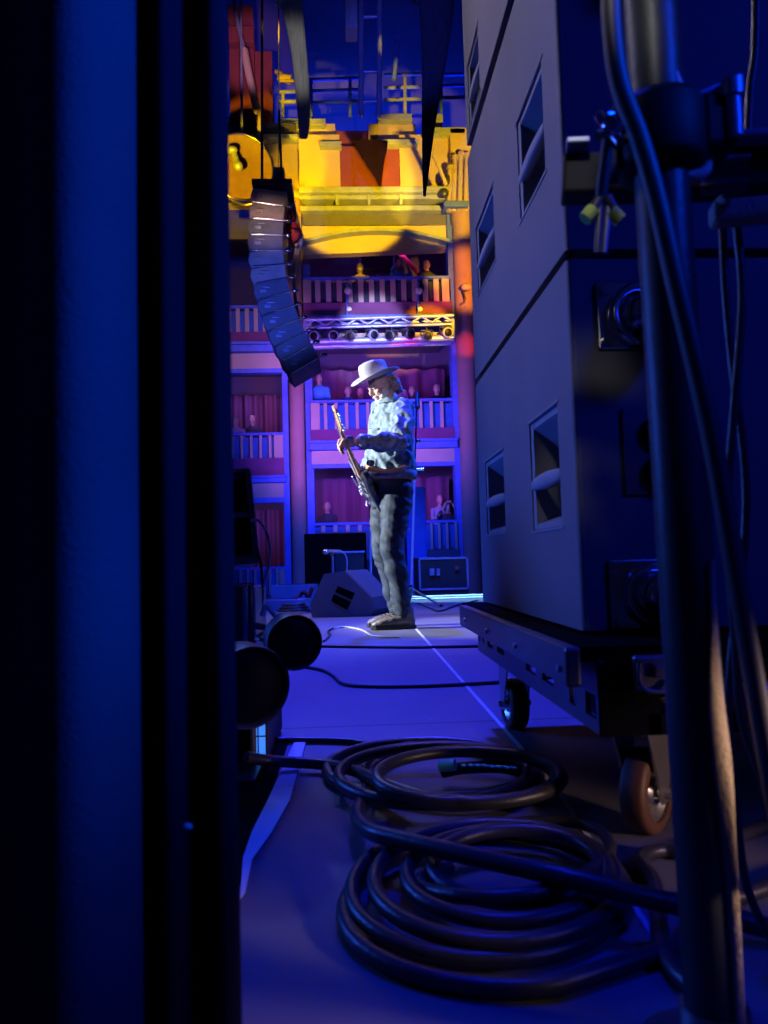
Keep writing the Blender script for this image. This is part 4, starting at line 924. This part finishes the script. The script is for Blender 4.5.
# ------------------------------------------------------------------ the guitarist
YM = 5.154
def P(x, y, dy=0.): return W(x, y, YM+dy)
man = thing('person', 'guitarist in a pale wide brimmed hat, denim jacket and dark jeans, head bowed', 'person', (P(395, 628).x, YM, 0))
Fd = Vector((-.9, -.42, 0)).normalized(); Lf = Vector((0, 0, 1)).cross(Fd); UP = Vector((0, 0, 1))
hf = Vector((-.84, -.30, -.45)).normalized(); hu = (UP-hf*UP.dot(hf)).normalized(); hl = hu.cross(hf)
HC = P(381.5, 385)
def H(f, l, u): return HC+hf*f+hl*l+hu*u
def hell(mb, c, ax): mb.ell(H(*c), (hf*ax[0], hl*ax[1], hu*ax[2]))
# hands first: joints used by the body
def hand(mb, wrist, palm_dir, palm_n, across, curl, s=1.):
    """palm_dir wrist->knuckles, palm_n out of the palm, across index->little"""
    d, nrm, ac = [Vector(v).normalized() for v in (palm_dir, palm_n, across)]
    w = Vector(wrist); kn = w+d*.095*s
    mb.ell(w+d*.05*s, (d*.055*s, ac*.042*s, nrm*.018*s)); mb.ell(kn-d*.01*s, (d*.02*s, ac*.042*s, nrm*.015*s))
    for i, (o, ln) in enumerate(((-.032, .078), (-.011, .086), (.011, .080), (.031, .062))):
        b0 = kn+ac*o*s-d*.01; pts = [b0]; a = .25; seg = ln*s/3*1.12
        for k in range(3):
            a += curl[k]; pts.append(pts[-1]+(d*math.cos(a)+nrm*math.sin(a))*seg)
        capsule(mb, pts, [.0100*s, .0092*s, .0085*s, .0075*s], n=10)
    t0 = w+d*.03*s-ac*.035*s; pts = [t0, t0-ac*.02*s+d*.022*s+nrm*.016*s, t0-ac*.022*s+d*.045*s+nrm*.036*s, t0-ac*.010*s+d*.062*s+nrm*.052*s]
    capsule(mb, pts, [.014*s, .012*s, .0105*s, .009*s], n=10)
J = P(359.5, 470, -.15); HT = P(332.5, 407, -.55)
ga = (HT-J).normalized(); gl = (HT-J).length
gn = Vector((-1, -.66, .10)); gn = (gn-ga*gn.dot(ga)).normalized(); gs = ga.cross(gn)
wristL = P(358, 441.5, -.345); neckpt = J+ga*(gl*.50)
wristR = P(366, 470, .05)
SL, SR = P(403, 410, -.165), P(381, 409, .165)
EL, ER = P(401, 444, -.32), P(378, 449, .27)
b = MB()
hell(b, (-.012, 0, .028), (.098, .077, .094)); hell(b, (.022, 0, -.045), (.068, .060, .078)); hell(b, (.062, 0, -.108), (.024, .028, .020))
hell(b, (.094, 0, -.022), (.024, .014, .024)); hell(b, (.088, 0, .004), (.016, .011, .03)); hell(b, (.080, 0, .020), (.018, .052, .012)); hell(b, (.082, 0, -.066), (.012, .026, .008)); hell(b, (.080, 0, -.080), (.012, .023, .008))
for s_ in (-1, 1): hell(b, (-.004, s_*.078, -.012), (.021, .010, .034)); hell(b, (.062, s_*.042, -.030), (.024, .02, .02))
capsule(b, [P(392, 412), P(390, 403), HC+hf*-.025+hu*-.05], [.07, .062, .060])
b.loft([(P(391, 406), Lf*.085, Fd*.06), (P(391.5, 412), Lf*.145, Fd*.07), (P(390, 430), Lf*.155, Fd*.10), (P(389, 455), Lf*.145, Fd*.11), (P(389, 480), Lf*.165, Fd*.12), (P(390, 495), Lf*.16, Fd*.12)], 24)
capsule(b, [SL, SL.lerp(EL, .5), EL, EL.lerp(wristL, .4), wristL], [.046, .046, .040, .036, .029]); capsule(b, [SR, SR.lerp(ER, .5), ER, ER.lerp(wristR, .4), wristR], [.046, .046, .040, .036, .029])
ax_L = ga                                                              # left hand wraps the neck from below
hd = (neckpt-wristL); hd = (hd-ax_L*hd.dot(ax_L)*.6).normalized()
pl = (gn*1.0); pl = (pl-hd*pl.dot(hd)).normalized()
hand(b, wristL, hd, -pl if (neckpt-wristL).dot(pl) < -.02 else pl, -ax_L, (.35, .8, .7), 1.05)
tgtR = J-ga*.10+gn*.05; hdR = (tgtR-wristR).normalized(); nR = (-gn-hdR*(-gn).dot(hdR)).normalized()
hand(b, wristR, hdR, nR, -hdR.cross(nR) if -hdR.cross(nR).z < 0 else hdR.cross(nR), (.25, .5, .5), 1.05)
legL = [P(398, 492, -.09), P(394, 525, -.10), P(391.5, 550, -.10), P(398, 576, -.085), P(402.5, 610, -.075)]
legR = [P(385, 492, .09), P(383, 525, .10), P(382.5, 550, .10), P(390, 577, .12), P(396, 607, .135)]
capsule(b, legL, [.085, .072, .054, .052, .036]); capsule(b, legR, [.085, .072, .054, .052, .036])
footL = [Vector((P(408, 622, -.07).x, YM-.07, .05)), Vector((P(392, 622, -.085).x, YM-.085, .05)), Vector((P(378, 624, -.10).x, YM-.10, .035))]
footR = [Vector((P(402, 618, .14).x, YM+.14, .05)), Vector((P(388, 620, .12).x, YM+.12, .05)), Vector((P(374, 620, .10).x, YM+.10, .035))]
capsule(b, footL, [.036, .036, .026]); capsule(b, footR, [.036, .036, .026])
b.cyl(legL[-1], footL[0], .036); b.cyl(legR[-1], footR[0], .036)
mesh_part('body', b, 'skin', man, .0055, 2)
# eyes
for s_ in (-1, 1):
    b = MB(); b.ell(H(.083, s_*.031, .000), (hf*.010, hl*.013, hu*.009), 12, 8); ey = part('eye', b, 'white_cloth', man)
    b = MB(); b.ell(H(.0905, s_*.031, -.001), (hf*.004, hl*.006, hu*.006), 10, 6); part('iris', b, 'hole', ey)
# hair and beard
b = MB()
for c, ax in (((-.055, 0, .00), (.062, .082, .07)), ((-.085, .03, -.045), (.035, .045, .055)), ((-.085, -.03, -.045), (.035, .045, .055)), ((-.075, .062, -.03), (.038, .022, .06)), ((-.075, -.062, -.03), (.038, .022, .06)), ((-.10, .02, -.085), (.025, .03, .03))): hell(b, c, ax)
mesh_part('hair', b, 'hair', man, .007, 1, lambda p: .012*noise.noise(p*38)+.006*noise.noise(p*80))
b = MB()
for c, ax in (((.066, 0, -.105), (.026, .034, .034)), ((.040, .045, -.085), (.038, .016, .034)), ((.040, -.045, -.085), (.038, .016, .034)), ((.087, 0, -.055), (.012, .032, .008)), ((.020, .057, -.055), (.025, .010, .035)), ((.020, -.057, -.055), (.025, .010, .035))): hell(b, c, ax)
mesh_part('beard', b, 'beard', man, .006, 1, lambda p: .007*noise.noise(p*60))
# hat
hn = Vector((-.30, -.235, .93)).normalized(); hfw = Vector((-.93, -.30, -.34)); hfw = (hfw-hn*hfw.dot(hn)).normalized(); hsd = hn.cross(hfw)
BC = P(375.5, 377.5)
b = MB(); n = 56; vs = []; rings = ((.088, .072, .0), (.10, .084, -.002), (.13, .112, -.002), (.160, .138, .001), (.184, .158, .005), (.186, .160, .008), (.184, .158, .010), (.160, .138, .006), (.13, .112, .003), (.088, .072, .005))
for ra, rb, h in rings:
    for k in range(n):
        q = 2*PI*k/n; lift = .030*(math.sin(q)**2)*max(0, (rb-.085)/.075)-.012*max(0, math.cos(q))*max(0, (ra-.1)/.08)
        vs.append(BC+hfw*(ra*math.cos(q))+hsd*(rb*math.sin(q))+hn*(h+lift))
fs = [(i*n+k, i*n+(k+1) % n, ((i+1) % len(rings))*n+(k+1) % n, ((i+1) % len(rings))*n+k) for i in range(len(rings)) for k in range(n)]
b.add(vs, fs, True)
hat = part('hat', b, 'felt', man)
b = MB(); vs = []; prof = ((.104, .088, .0), (.106, .089, .03), (.104, .086, .07), (.100, .078, .105), (.092, .066, .120), (.072, .046, .124), (.040, .02, .116), (.006, .004, .108))
for ra, rb, h in prof:
    for k in range(n):
        q = 2*PI*k/n; pinch = 1-.16*max(0, math.cos(q))*(h/.12)*abs(math.sin(q))
        drop = -.018*max(0, -math.cos(q))*(h/.12)**2-.014*(max(0, math.cos(q))**3)*(h/.12)**3
        vs.append(BC+hfw*(ra*math.cos(q))+hsd*(rb*pinch*math.sin(q))+hn*(h+drop))
fs = [(i*n+k, i*n+(k+1) % n, (i+1)*n+(k+1) % n, (i+1)*n+k) for i in range(len(prof)-1) for k in range(n)]+[tuple(range((len(prof)-1)*n, len(prof)*n))]
b.add(vs, fs, True); part('hat_crown', b, 'felt', hat)
b = MB(); vs = []
for ra, rb, h in ((.1075, .0905, .006), (.109, .0925, .010), (.109, .092, .028), (.1075, .090, .031)):
    for k in range(n):
        q = 2*PI*k/n; vs.append(BC+hfw*(ra*math.cos(q))+hsd*(rb*math.sin(q))+hn*h)
b.add(vs, [(i*n+k, i*n+(k+1) % n, (i+1)*n+(k+1) % n, (i+1)*n+k) for i in range(3) for k in range(n)], True); part('hat_band', b, 'hatband', hat)
# jacket
def folds(p):
    q = Vector((p.x*7+p.z*3, p.y*7, p.z*5-p.x*3)); r = noise.noise(q*1.0)*.024+(.5-abs(noise.noise(q*1.7+Vector((3, 1, 7)))))*.045-.020
    return max(-.020, r)+.004*noise.noise(p*45)
b = MB()
b.loft([(P(390.5, 402), Lf*.088, Fd*.080), (P(391.5, 406), Lf*.145, Fd*.098), (P(392, 412), Lf*.205, Fd*.118), (P(391.5, 428), Lf*.212, Fd*.148), (P(390, 450), Lf*.205, Fd*.162), (P(390.5, 472), Lf*.200, Fd*.170), (P(391, 477), Lf*.192, Fd*.166)], 30)
capsule(b, [SL+Vector((0, 0, .0)), SL.lerp(EL, .35), SL.lerp(EL, .7), EL, EL.lerp(wristL, .35), EL.lerp(wristL, .7), EL.lerp(wristL, .93)], [.088, .084, .078, .074, .066, .056, .046])
capsule(b, [SR, SR.lerp(ER, .5), ER, ER.lerp(wristR, .4), ER.lerp(wristR, .85)], [.086, .080, .072, .064, .048])
jk = mesh_part('jacket', b, 'denim', man, .008, 3, folds)
b = MB(); b.loft([(P(390.2, 399.0), Lf*.078, Fd*.074), (P(390.6, 401), Lf*.094, Fd*.088), (P(391.2, 405), Lf*.112, Fd*.100)], 30); mesh_part('collar', b, 'denim', jk, .008, 1, lambda p: .005*noise.noise(p*25))
b = MB(); secs = []
b.loft([(P(390.8, 472.5), Lf*.203, Fd*.172), (P(390.8, 473), Lf*.208, Fd*.177), (P(391.1, 479.5), Lf*.203, Fd*.173), (P(391.1, 480), Lf*.196, Fd*.166)], 36); part('waistband', b, 'denim', jk)
d = (wristL-EL).normalized(); a_, b_ = frame(d); c = EL.lerp(wristL, .93)
b = MB(); b.lathe(c-d*.04, d, [(0, .049), (.004, .053), (.05, .052), (.054, .046)], 24, False); part('cuff', b, 'denim', jk)
for k in range(4):
    z = P(374, 415+k*15); c = z+Fd*0; b = MB(); cc = P(391, 415+k*15)+Fd*(.135+.02*min(k, 2))+Lf*.03; b.lathe(cc+Fd*.02, Fd, [(0, .009), (.004, .009), (.005, .006)], 12); part('button', b, 'chrome', jk)
b = MB(); c = EL.lerp(wristL, .985); b.lathe(c-d*.012, d, [(0, .034), (.003, .037), (.02, .037), (.023, .034)], 22, False); part('wrist_strap', b, 'leather', man)
# jeans
def jf(p): return .010*noise.noise(Vector((p.x*7, p.y*7, p.z*11+p.x*6)))+.014*abs(noise.noise(Vector((p.x*9, p.y*9, p.z*17+p.x*9))))-.004
b = MB()
b.loft([(P(390, 474), Lf*.165, Fd*.128), (P(390.5, 484), Lf*.180, Fd*.142), (P(391, 496), Lf*.182, Fd*.145), (P(390.5, 508), Lf*.165, Fd*.12)], 28)
capsule(b, legL, [.108, .096, .080, .076, .062]); capsule(b, legR, [.106, .094, .080, .074, .060])
mesh_part('jeans', b, 'jeans', man, .008, 3, jf)
b = MB(); b.loft([(P(390.4, 474), Lf*.182, Fd*.146), (P(390.4, 474.2), Lf*.188, Fd*.152), (P(390.4, 481), Lf*.190, Fd*.154), (P(390.4, 481.4), Lf*.182, Fd*.146)], 36); part('belt', b, 'leather', man)
# boots
for ft, lg in ((footL, legL), (footR, legR)):
    dr = (ft[2]-ft[0]); dr.z = 0; dr.normalize(); sd = UP.cross(dr); z = ft[0]
    hb = Vector((z.x, z.y, 0)); L_ = (ft[2]-ft[0]).length
    b = MB(); b.loft([(hb-dr*.045+UP*.05, sd*.034, UP*.030), (hb-dr*.02+UP*.055, sd*.042, UP*.042), (hb+dr*.05+UP*.06, sd*.044, UP*.050), (hb+dr*.12+UP*.052, sd*.048, UP*.040), (hb+dr*.19+UP*.044, sd*.050, UP*.030), (hb+dr*(L_+.02)+UP*.038, sd*.038, UP*.022), (hb+dr*(L_+.045)+UP*.034, sd*.016, UP*.012)], 20)
    capsule(b, [hb+UP*.06, hb+UP*.11+dr*.004, Vector((lg[-1].x, lg[-1].y, .17))], [.046, .048, .052])
    bt = mesh_part('boot', b, 'boot', man, .006, 3, lambda p: .003*noise.noise(p*30))
    b = MB(); pts = []
    for u, w_ in ((-.055, .02), (-.045, .034), (0, .040), (.06, .038), (.12, .045), (.18, .050), (L_+.02, .042), (L_+.045, .022), (L_+.052, .004)): pts.append((u, w_))
    poly = [hb+dr*u+sd*w_ for u, w_ in pts]+[hb+dr*u-sd*w_ for u, w_ in reversed(pts)]
    b.prism([p+UP*.001 for p in poly], UP*.022); part('sole', b, 'rubber', bt)
    b = MB()
    for k in range(4): c = hb+dr*(.075+.025*k)+UP*(.107-.009*k); b.cyl(c-sd*.022, c+sd*.022, .004, n=6)
    part('laces', b, 'hole', bt)

# ------------------------------------------------------------------ guitar
gt = thing('electric_guitar', 'dark electric guitar with a maple neck, held up by the guitarist in the hat', 'guitar', J)
def Gp(t_, s_, n_): return J+ga*t_+gs*s_+gn*n_
out = [(.060, .10), (.075, .13), (.055, .155), (.01, .160), (-.06, .135), (-.12, .125), (-.18, .140), (-.25, .170), (-.32, .172), (-.375, .14), (-.40, .08), (-.405, 0), (-.40, -.08), (-.375, -.14), (-.32, -.172), (-.25, -.172), (-.18, -.145), (-.12, -.125), (-.07, -.13), (-.02, -.145), (.02, -.14), (.035, -.11), (.015, -.07), (-.01, -.035), (-.015, 0), (-.01, .035), (.02, .07)]
o2 = crom([Vector((t_, s_, 0)) for t_, s_ in out], 4, True)
b = MB(); k = len(o2); vs = []
for sc_, n_ in ((.95, -.024), (1, -.018), (1, .014), (.95, .020)):
    for p in o2: vs.append(Gp(-.17+(p.x+.17)*sc_, p.y*sc_, n_))
b.add(vs, [tuple(range(k-1, -1, -1)), tuple(range(3*k, 4*k))]+[(i*k+j, i*k+(j+1) % k, (i+1)*k+(j+1) % k, (i+1)*k+j) for i in range(3) for j in range(k)]); part('guitar_body', b, 'guitar_body', gt)
b = MB(); pg = [(.0, .035), (.03, .10), (.0, .13), (-.07, .10), (-.15, .10), (-.24, .12), (-.30, .09), (-.27, .02), (-.20, -.04), (-.10, -.06), (-.03, -.04)]
o3 = crom([Vector((t_, s_, 0)) for t_, s_ in pg], 4, True); b.prism([Gp(p.x, -p.y, .0205) for p in o3], gn*.003); part('pickguard', b, 'cab_side', gt)
for t_ in (-.06, -.12, -.18):
    b = MB(); R = Matrix((ga, gs, gn)).transposed(); b.box(Gp(t_, 0, .026), (.018, .085, .012), R, .004); part('pickup', b, 'hole', gt)
b = MB(); b.box(Gp(-.24, 0, .026), (.04, .09, .012), R, .004); b.tube(crom([Gp(-.24, -.04, .03), Gp(-.20, -.055, .045), Gp(-.14, -.075, .05), Gp(-.09, -.085, .052)], 5), .004, 8); part('bridge', b, 'chrome', gt)
for t_, s_ in ((-.22, -.09), (-.26, -.105), (-.30, -.11)):
    b = MB(); b.cyl(Gp(t_, s_, .022), Gp(t_, s_, .040), .012, .010, 14); part('volume_knob', b, 'white_cloth', gt)
nk = gl-.185
b = MB(); secs = []
for u in range(9):
    t_ = -.06+(nk+.06)*u/8; w_ = .028-.006*u/8; secs.append((Gp(t_, 0, .010), gs*w_, gn*.012))
b.loft(secs, 18); b.prism([Gp(-.06, -.027, .012), Gp(-.06, .027, .012), Gp(nk, .021, .012), Gp(nk, -.021, .012)], gn*.012); nkp = part('neck', b, 'maple', gt)
b = MB()
for i in range(20):
    t_ = nk-(nk+.02)*(1-2**(-i/12.))*1.35
    if t_ > -.05: b.box(Gp(t_, 0, .0245), (.0022, .044, .0015), R)
part('frets', b, 'strings', nkp)
b = MB(); hd_ = [(nk-.005, .021), (nk+.02, .028), (nk+.05, .045), (nk+.09, .040), (nk+.15, .036), (nk+.18, .030), (nk+.19, .005), (nk+.178, -.022), (nk+.14, -.020), (nk+.06, -.022), (nk+.02, -.024), (nk-.005, -.021)]
b.prism([Gp(t_, s_, .002-.10*max(0, t_-nk)) for t_, s_ in hd_], gn*.015); hs = part('headstock', b, 'maple', gt)
for i in range(6):
    t_ = nk+.035+.023*i; b = MB(); nn = .010-.10*(t_-nk); b.cyl(Gp(t_, .010, nn), Gp(t_, .010, nn+.018), .006, n=10); b.cyl(Gp(t_, .038, nn), Gp(t_, .060, nn), .005, n=8); b.ell(Gp(t_, .068, nn), (ga*.010, gs*.013, gn*.008), 10, 8); part('tuning_peg', b, 'chrome', hs)
b = MB()
for i in range(6):
    s0 = -.022+.0088*i; s1 = -.016+.0064*i; b.cyl(Gp(-.24, s0, .033), Gp(nk, s1, .027), .0012, n=5); b.cyl(Gp(nk, s1, .027), Gp(nk+.04+.023*i, .010, .018-.10*(.04+.023*i)), .001, n=5)
part('strings', b, 'strings', gt)
b = MB(); secs = []
pw = crom([P(365, 466, -.10), P(369, 468, -.165), P(377, 470.5, -.205), P(390, 471, -.222), P(402, 468.5, -.205), P(412, 463, -.13)], 6)
for i, p in enumerate(pw):
    dd = (pw[min(len(pw)-1, i+1)]-pw[max(0, i-1)]).normalized(); wv = (UP-dd*UP.dot(dd)).normalized(); secs.append((p, wv*.015, dd.cross(wv)*.004))
b.loft(secs, 12); part('guitar_strap', b, 'leather', gt)
b = MB(); b.tube(crom([Gp(-.36, -.12, 0), Gp(-.40, -.135, .01), Gp(-.43, -.13, .03), Gp(-.42, -.10, .03)], 5), .005, 8); part('strap_end', b, 'white_cable', gt)

# ------------------------------------------------------------------ spectators in the balconies
def spectator(x, y, Y, lab, shirt, pose='seated', hair='hair', s=1., turn=0., mask=False, arms='rail', grp='spectators in the balconies'):
    c = W(x, y, Y); R = rotz(turn); f = R @ Vector((0, -1, 0)); l = UP.cross(f)
    base = c-UP*((1.12 if pose == 'seated' else 1.50)*s)
    t = thing('person', lab, 'person', base, grp)
    def q(a, b_, h): return c+(f*a+l*b_+UP*h)*s
    b = MB(); b.ell(q(0, 0, .01), (f*.098*s, l*.078*s, UP*.115*s)); b.ell(q(.05, 0, -.06), (f*.05*s, l*.05*s, UP*.06*s), 12, 8); b.ell(q(.10, 0, -.01), (f*.02*s, l*.014*s, UP*.024*s), 8, 6)
    for k in (-1, 1): b.ell(q(0, k*.08, -.01), (f*.02*s, l*.012*s, UP*.03*s), 8, 6)
    capsule(b, [q(-.02, 0, -.08), q(-.03, 0, -.22)], [.055*s, .065*s], n=12)
    hips = q(-.06, 0, -.70)
    b.loft([(q(-.03, 0, -.19), l*.10*s, f*.07*s), (q(-.03, 0, -.25), l*.185*s, f*.10*s), (q(-.03, 0, -.42), l*.17*s, f*.115*s), (q(-.05, 0, -.60), l*.15*s, f*.11*s), (hips, l*.165*s, f*.12*s)], 18)
    arm = {}
    for k in (-1, 1):
        sh = q(-.03, k*.19, -.27)
        if arms == 'rail': el, wr = q(.10, k*.25, -.50), q(.30, k*.10, -.47)
        elif arms == 'up': el, wr = q(.12, k*.28, -.22), q(.14, k*.10, .06)
        else: el, wr = q(-.03, k*.25, -.54), q(.10, k*.14, -.66)
        arm[k] = (sh, el, wr)
        capsule(b, [sh, el, wr], [.052*s, .042*s, .030*s], n=12)
        hdv = (wr-el).normalized(); b.ell(wr+hdv*.05*s, (hdv*.05*s, l*.035*s, UP*.02*s), 10, 8)
        for i in range(4):
            p0 = wr+hdv*.085*s+l*((i-1.5)*.018*s); capsule(b, [p0, p0+hdv*.035*s-UP*.008*s, p0+hdv*.055*s-UP*.028*s], [.009*s, .009*s, .008*s], n=6)
        p0 = wr+hdv*.03*s-l*(k*.035*s); capsule(b, [p0, p0+hdv*.03*s-l*(k*.02*s), p0+hdv*.055*s-l*(k*.012*s)], [.011*s, .010*s, .009*s], n=6)
        if pose == 'seated': kn, an = q(.33, k*.11, -.72), q(.30, k*.11, -1.08)
        else: kn, an = q(0, k*.09, -1.05), q(-.02, k*.09, -1.44)
        capsule(b, [hips+l*(k*.08*s), kn, an], [.085*s, .06*s, .042*s], n=12); b.ell(an+f*.06*s-UP*.02*s, (f*.12*s, l*.045*s, UP*.04*s), 12, 8)
    mesh_part('body', b, 'skin', t, .012, 1)
    b = MB(); b.loft([(q(-.03, 0, -.17), l*.10*s, f*.08*s), (q(-.03, 0, -.245), l*.205*s, f*.12*s), (q(-.03, 0, -.42), l*.195*s, f*.138*s), (q(-.05, 0, -.60), l*.178*s, f*.135*s), (q(-.06, 0, -.70), l*.18*s, f*.14*s)], 18)
    for k in (-1, 1):
        sh, el, wr = arm[k]; capsule(b, [sh, el, el.lerp(wr, .8 if arms != 'up' else .3)], [.072*s, .060*s, .048*s], n=12)
    mesh_part('shirt', b, shirt, t, .016, 2, lambda p: .008*noise.noise(p*9))
    b = MB(); b.ell(q(-.03, 0, .045), (f*.095*s, l*.088*s, UP*.095*s), 14, 10); b.ell(q(-.06, 0, -.03), (f*.06*s, l*.082*s, UP*.08*s), 12, 8)
    mesh_part('hair', b, hair, t, .015, 1, lambda p: .008*noise.noise(p*30))
    if mask: b = MB(); b.ell(q(.068, 0, -.055), (f*.048*s, l*.056*s, UP*.052*s), 14, 10); part('face_mask', b, 'white_cloth', t)
    return t
Y1 = 18.62
spectator(360, 268, Y1, 'spectator in yellow with a white face mask leaning on the highest balcony rail', 'shirt_yellow', hair='shirt_yellow', mask=True)
spectator(399, 265, Y1, 'spectator in blue with both arms raised on the highest balcony', 'shirt_blue', arms='up', turn=.5)
spectator(427, 265, Y1, 'spectator with yellow lit hair at the right end of the highest balcony', 'shirt_dark', hair='shirt_yellow', turn=.3)  # yellow of the light put into the hair colour
spectator(319, 379, 18.7, 'standing spectator in a bright blue shirt at the left end of the middle balcony', 'shirt_blue', pose='standing', turn=-.2, arms='down')
spectator(348, 391, Y1, 'spectator in blue seated behind the guitar headstock on the middle balcony', 'shirt_blue', turn=.3)
spectator(360, 393, 19.3, 'spectator in dark clothes seated just left of the guitarist hat', 'shirt_dark', turn=-.3)
spectator(397, 382, 19.5, 'spectator whose head shows right behind the guitarist hair', 'shirt_grey', pose='standing', arms='down')
spectator(412, 391, Y1, 'spectator in dark clothes just right of the guitarist shoulder', 'shirt_dark')
spectator(436.5, 389, Y1, 'spectator in dark clothes near the right end of the middle balcony', 'shirt_dark', turn=-.3)
spectator(235, 421, Y1, 'spectator in the left bay next to the curtain edge', 'shirt_grey', turn=-.2)
spectator(252, 420, 19.3, 'spectator in the left bay, second from the curtain edge', 'shirt_dark', turn=-.2)
spectator(327, 507, 19.0, 'spectator in dark clothes in the ground floor box above the floor monitor', 'shirt_dark', turn=-.2)
spectator(440, 500, 19.5, 'spectator in grey on the lowest balcony behind the tall microphone stand', 'shirt_grey', turn=.2)
spectator(447, 507, 18.6, 'spectator in front of another one on the lowest balcony, chin on hand', 'shirt_dark', arms='up', turn=.3)

# ================================================================== LIGHT
spot('white_key', (-5.4, 5.15, 2.4), P(386, 470), 6500, (.90, .97, 1.), 24, .35, .08)
spot('side_pink_fill', (-1.0, 2.2, 2.3), P(380, 420), 75, (.85, .62, 1.), 20, .6, .08)  # unseen fill added for the guitarist's camera side
spot('blue_back', (3.6, 6.6, 3.8), P(392, 440), 2600, (.01, .09, 1.), 30, .4, .2)
spot('deck_blue', (-.3, 6.0, 6.0), (.1, 4.15, 0), 5200, (.022, .03, 1.), 39, .25, .12)
spot('back_blue', (.8, 5.6, 5.0), (.3, 8.6, .3), 2600, (.015, .06, 1.), 60, .5, .2)
spot('near_blue', (.30, 1.5, 3.3), (.12, .84, 0), 300, (.0, .014, 1.), 30, .9, .2)
spot('deck_violet', (-2.2, 7.0, 5.0), (.2, 5.6, 0), 900, (.62, .52, 1.), 40, .9, .3)
area('wing_blue', (2.6, -1.0, 2.6), (.1, .95, .2), 40, (.004, .03, 1.), .7)
spot('curtain_blue', (1.7, -.45, 1.9), (-.18, .5, .80), 420, (.0, .07, 1.), 22, .5, .12)
spot('cabinet_violet', (-2.6, 3.4, 4.2), (.39, 1.7, 1.95), 270, (.9, .78, 1.), 32, .9, .25)
spot('cabinet_blue', (-3.2, 3.4, 1.6), (.39, 1.7, .60), 560, (.03, .12, 1.), 40, .9, .7)
spot('wing_warm', (1.15, .50, .26), (.49, 1.16, .11), 22, (1., .64, .52), 28, .6, .05)
spot('wing_violet', (.15, 2.1, 3.0), (.46, 1.62, 0), 45, (.55, .40, 1.), 24, .7, .1)
spot('left_blue', (-1.0, 4.6, 2.8), (-.26, 2.10, .42), 130, (.15, .24, 1.), 13, .6, .1)
spot('strap_warm', (.95, .42, .42), (.345, .672, .24), 28, (1., .70, .50), 24, .7, .05)
spot('clamp_fill', (.12, .25, 1.25), W(604, 165, .83), 5.5, (1., .95, .9), 16, .6, .04)  # unseen fill added to brighten the clamp knob and lime tips
spot('edge_cyan', (1.2, 8.8, 5.0), (1.2, 8.9, 0), 2600, (.35, .85, 1.), 24, .5, .15)
# the hall
YE = (1., .60, .0)
for nm, lx, px, py, e, ang in (('yellow_left', -2.6, 258, 178, 1500, 35), ('yellow_mid', .8, 350, 194, 1600, 39), ('yellow_right', 3.3, 442, 184, 1500, 35)):
    spot(nm, (lx, 13.6, 7.6), W(px, py, 18), e, YE, ang, .12, .10)
spot('yellow_rail', (.5, 9, 8), W(402, 93, 18.2), 3400, YE, 5, .3, .1)
spot('yellow_lamp', (-1., 9, 8), W(288, 88, 18.2), 3400, YE, 4.5, .3, .1)
spot('yellow_guest', (.5, 10, 7), W(361, 274, 18.4), 2200, YE, 3.6, .3, .1)
spot('yellow_end', (2.5, 10, 7), W(436, 279, 18.2), 2600, YE, 4.5, .3, .1)
spot('hall_blue', (.6, 12.4, 2.6), (.6, 18, 3.4), 1800, (.015, .075, 1.), 72, .8, .5)
spot('hall_low_blue', (-.6, 13.0, -.6), (.6, 18, 1.5), 900, (.02, .06, 1.), 90, .8, .5)
spot('hall_violet', (-.8, 12.8, 2.8), (.3, 18, 4.0), 1150, (.72, .18, .85), 68, .8, .5)
area('hall_high_blue', (.8, 18.9, 11.9), (.8, 21.2, 14.5), 420, (.004, .04, 1.), 8, .3)
for i, (zb, e) in enumerate(((W(380, 248, 19).z, 22), (W(380, 352, 19).z, 36), (W(380, 470, 19).z, 30))):  # unseen fills added to brighten the balcony boxes
    area('box_fill', (.9, 18.9, zb-.12), (.9, 20.3, zb-.7), e*.75, (.36, .06, .85), 2.6, .2)
    if i: area('box_fill', (-2.1, 18.9, W(250, 375 if i == 1 else 503, 19).z-.1), (-2.1, 20.3, W(250, 400 if i == 1 else 525, 19).z), e*.5, (.45, .2, .85), 1.0, .2)
spot('fly_white', (-.6, 5, 5.5), W(297, 60, 11), 420, (1., .95, .9), 12, .8, .1)
spot('fly_blue', (.5, 5, 6.5), W(400, 50, 12), 1300, (.05, .07, 1.), 22, .7, .1)
spot('hall_left', (-1.5, 13.5, 5.4), W(250, 335, 18), 420, (.52, .28, 1.), 44, .6, .1)
spot('tower_pink', (-1.6, 12, 9), W(250, 55, 18), 900, (1., .42, .8), 16, .7, .15)
spot('array_blue', (-2.6, 8.0, 2.5), W(280, 300, 12), 1100, (.06, .12, 1.), 26, .7, .15)
spot('array_tan', (-2.0, 8.0, 5.5), W(268, 225, 12), 420, (1., .62, .5), 13, .7, .15)
spot('truss_white', (1.0, 12.5, 5.2), W(375, 328, 17.5), 3000, (.46, .48, 1.), 20, .5, .1)
spot('truss_orange', (3.2, 11.5, 5.4), W(432, 325, 17.6), 6500, (1., .50, .01), 11, .4, .1)
spot('red_pillar', (3.3, 12.5, 5.0), W(466, 345, 17.7), 1100, (1., .05, .01), 7, .5, .1)
spot('orange_pillar', (3.3, 12.5, 6.0), W(466, 280, 17.7), 2600, (1., .33, .01), 19, .6, .1)
spot('red_truss', (2.0, 13.0, 4.0), W(405, 347, 17.7), 1100, (1., .02, .01), 9, .5, .1)
spot('red_balcony', (2.6, 13.0, 6.0), W(440, 302, 17.8), 700, (1., .02, .03), 7, .5, .1)
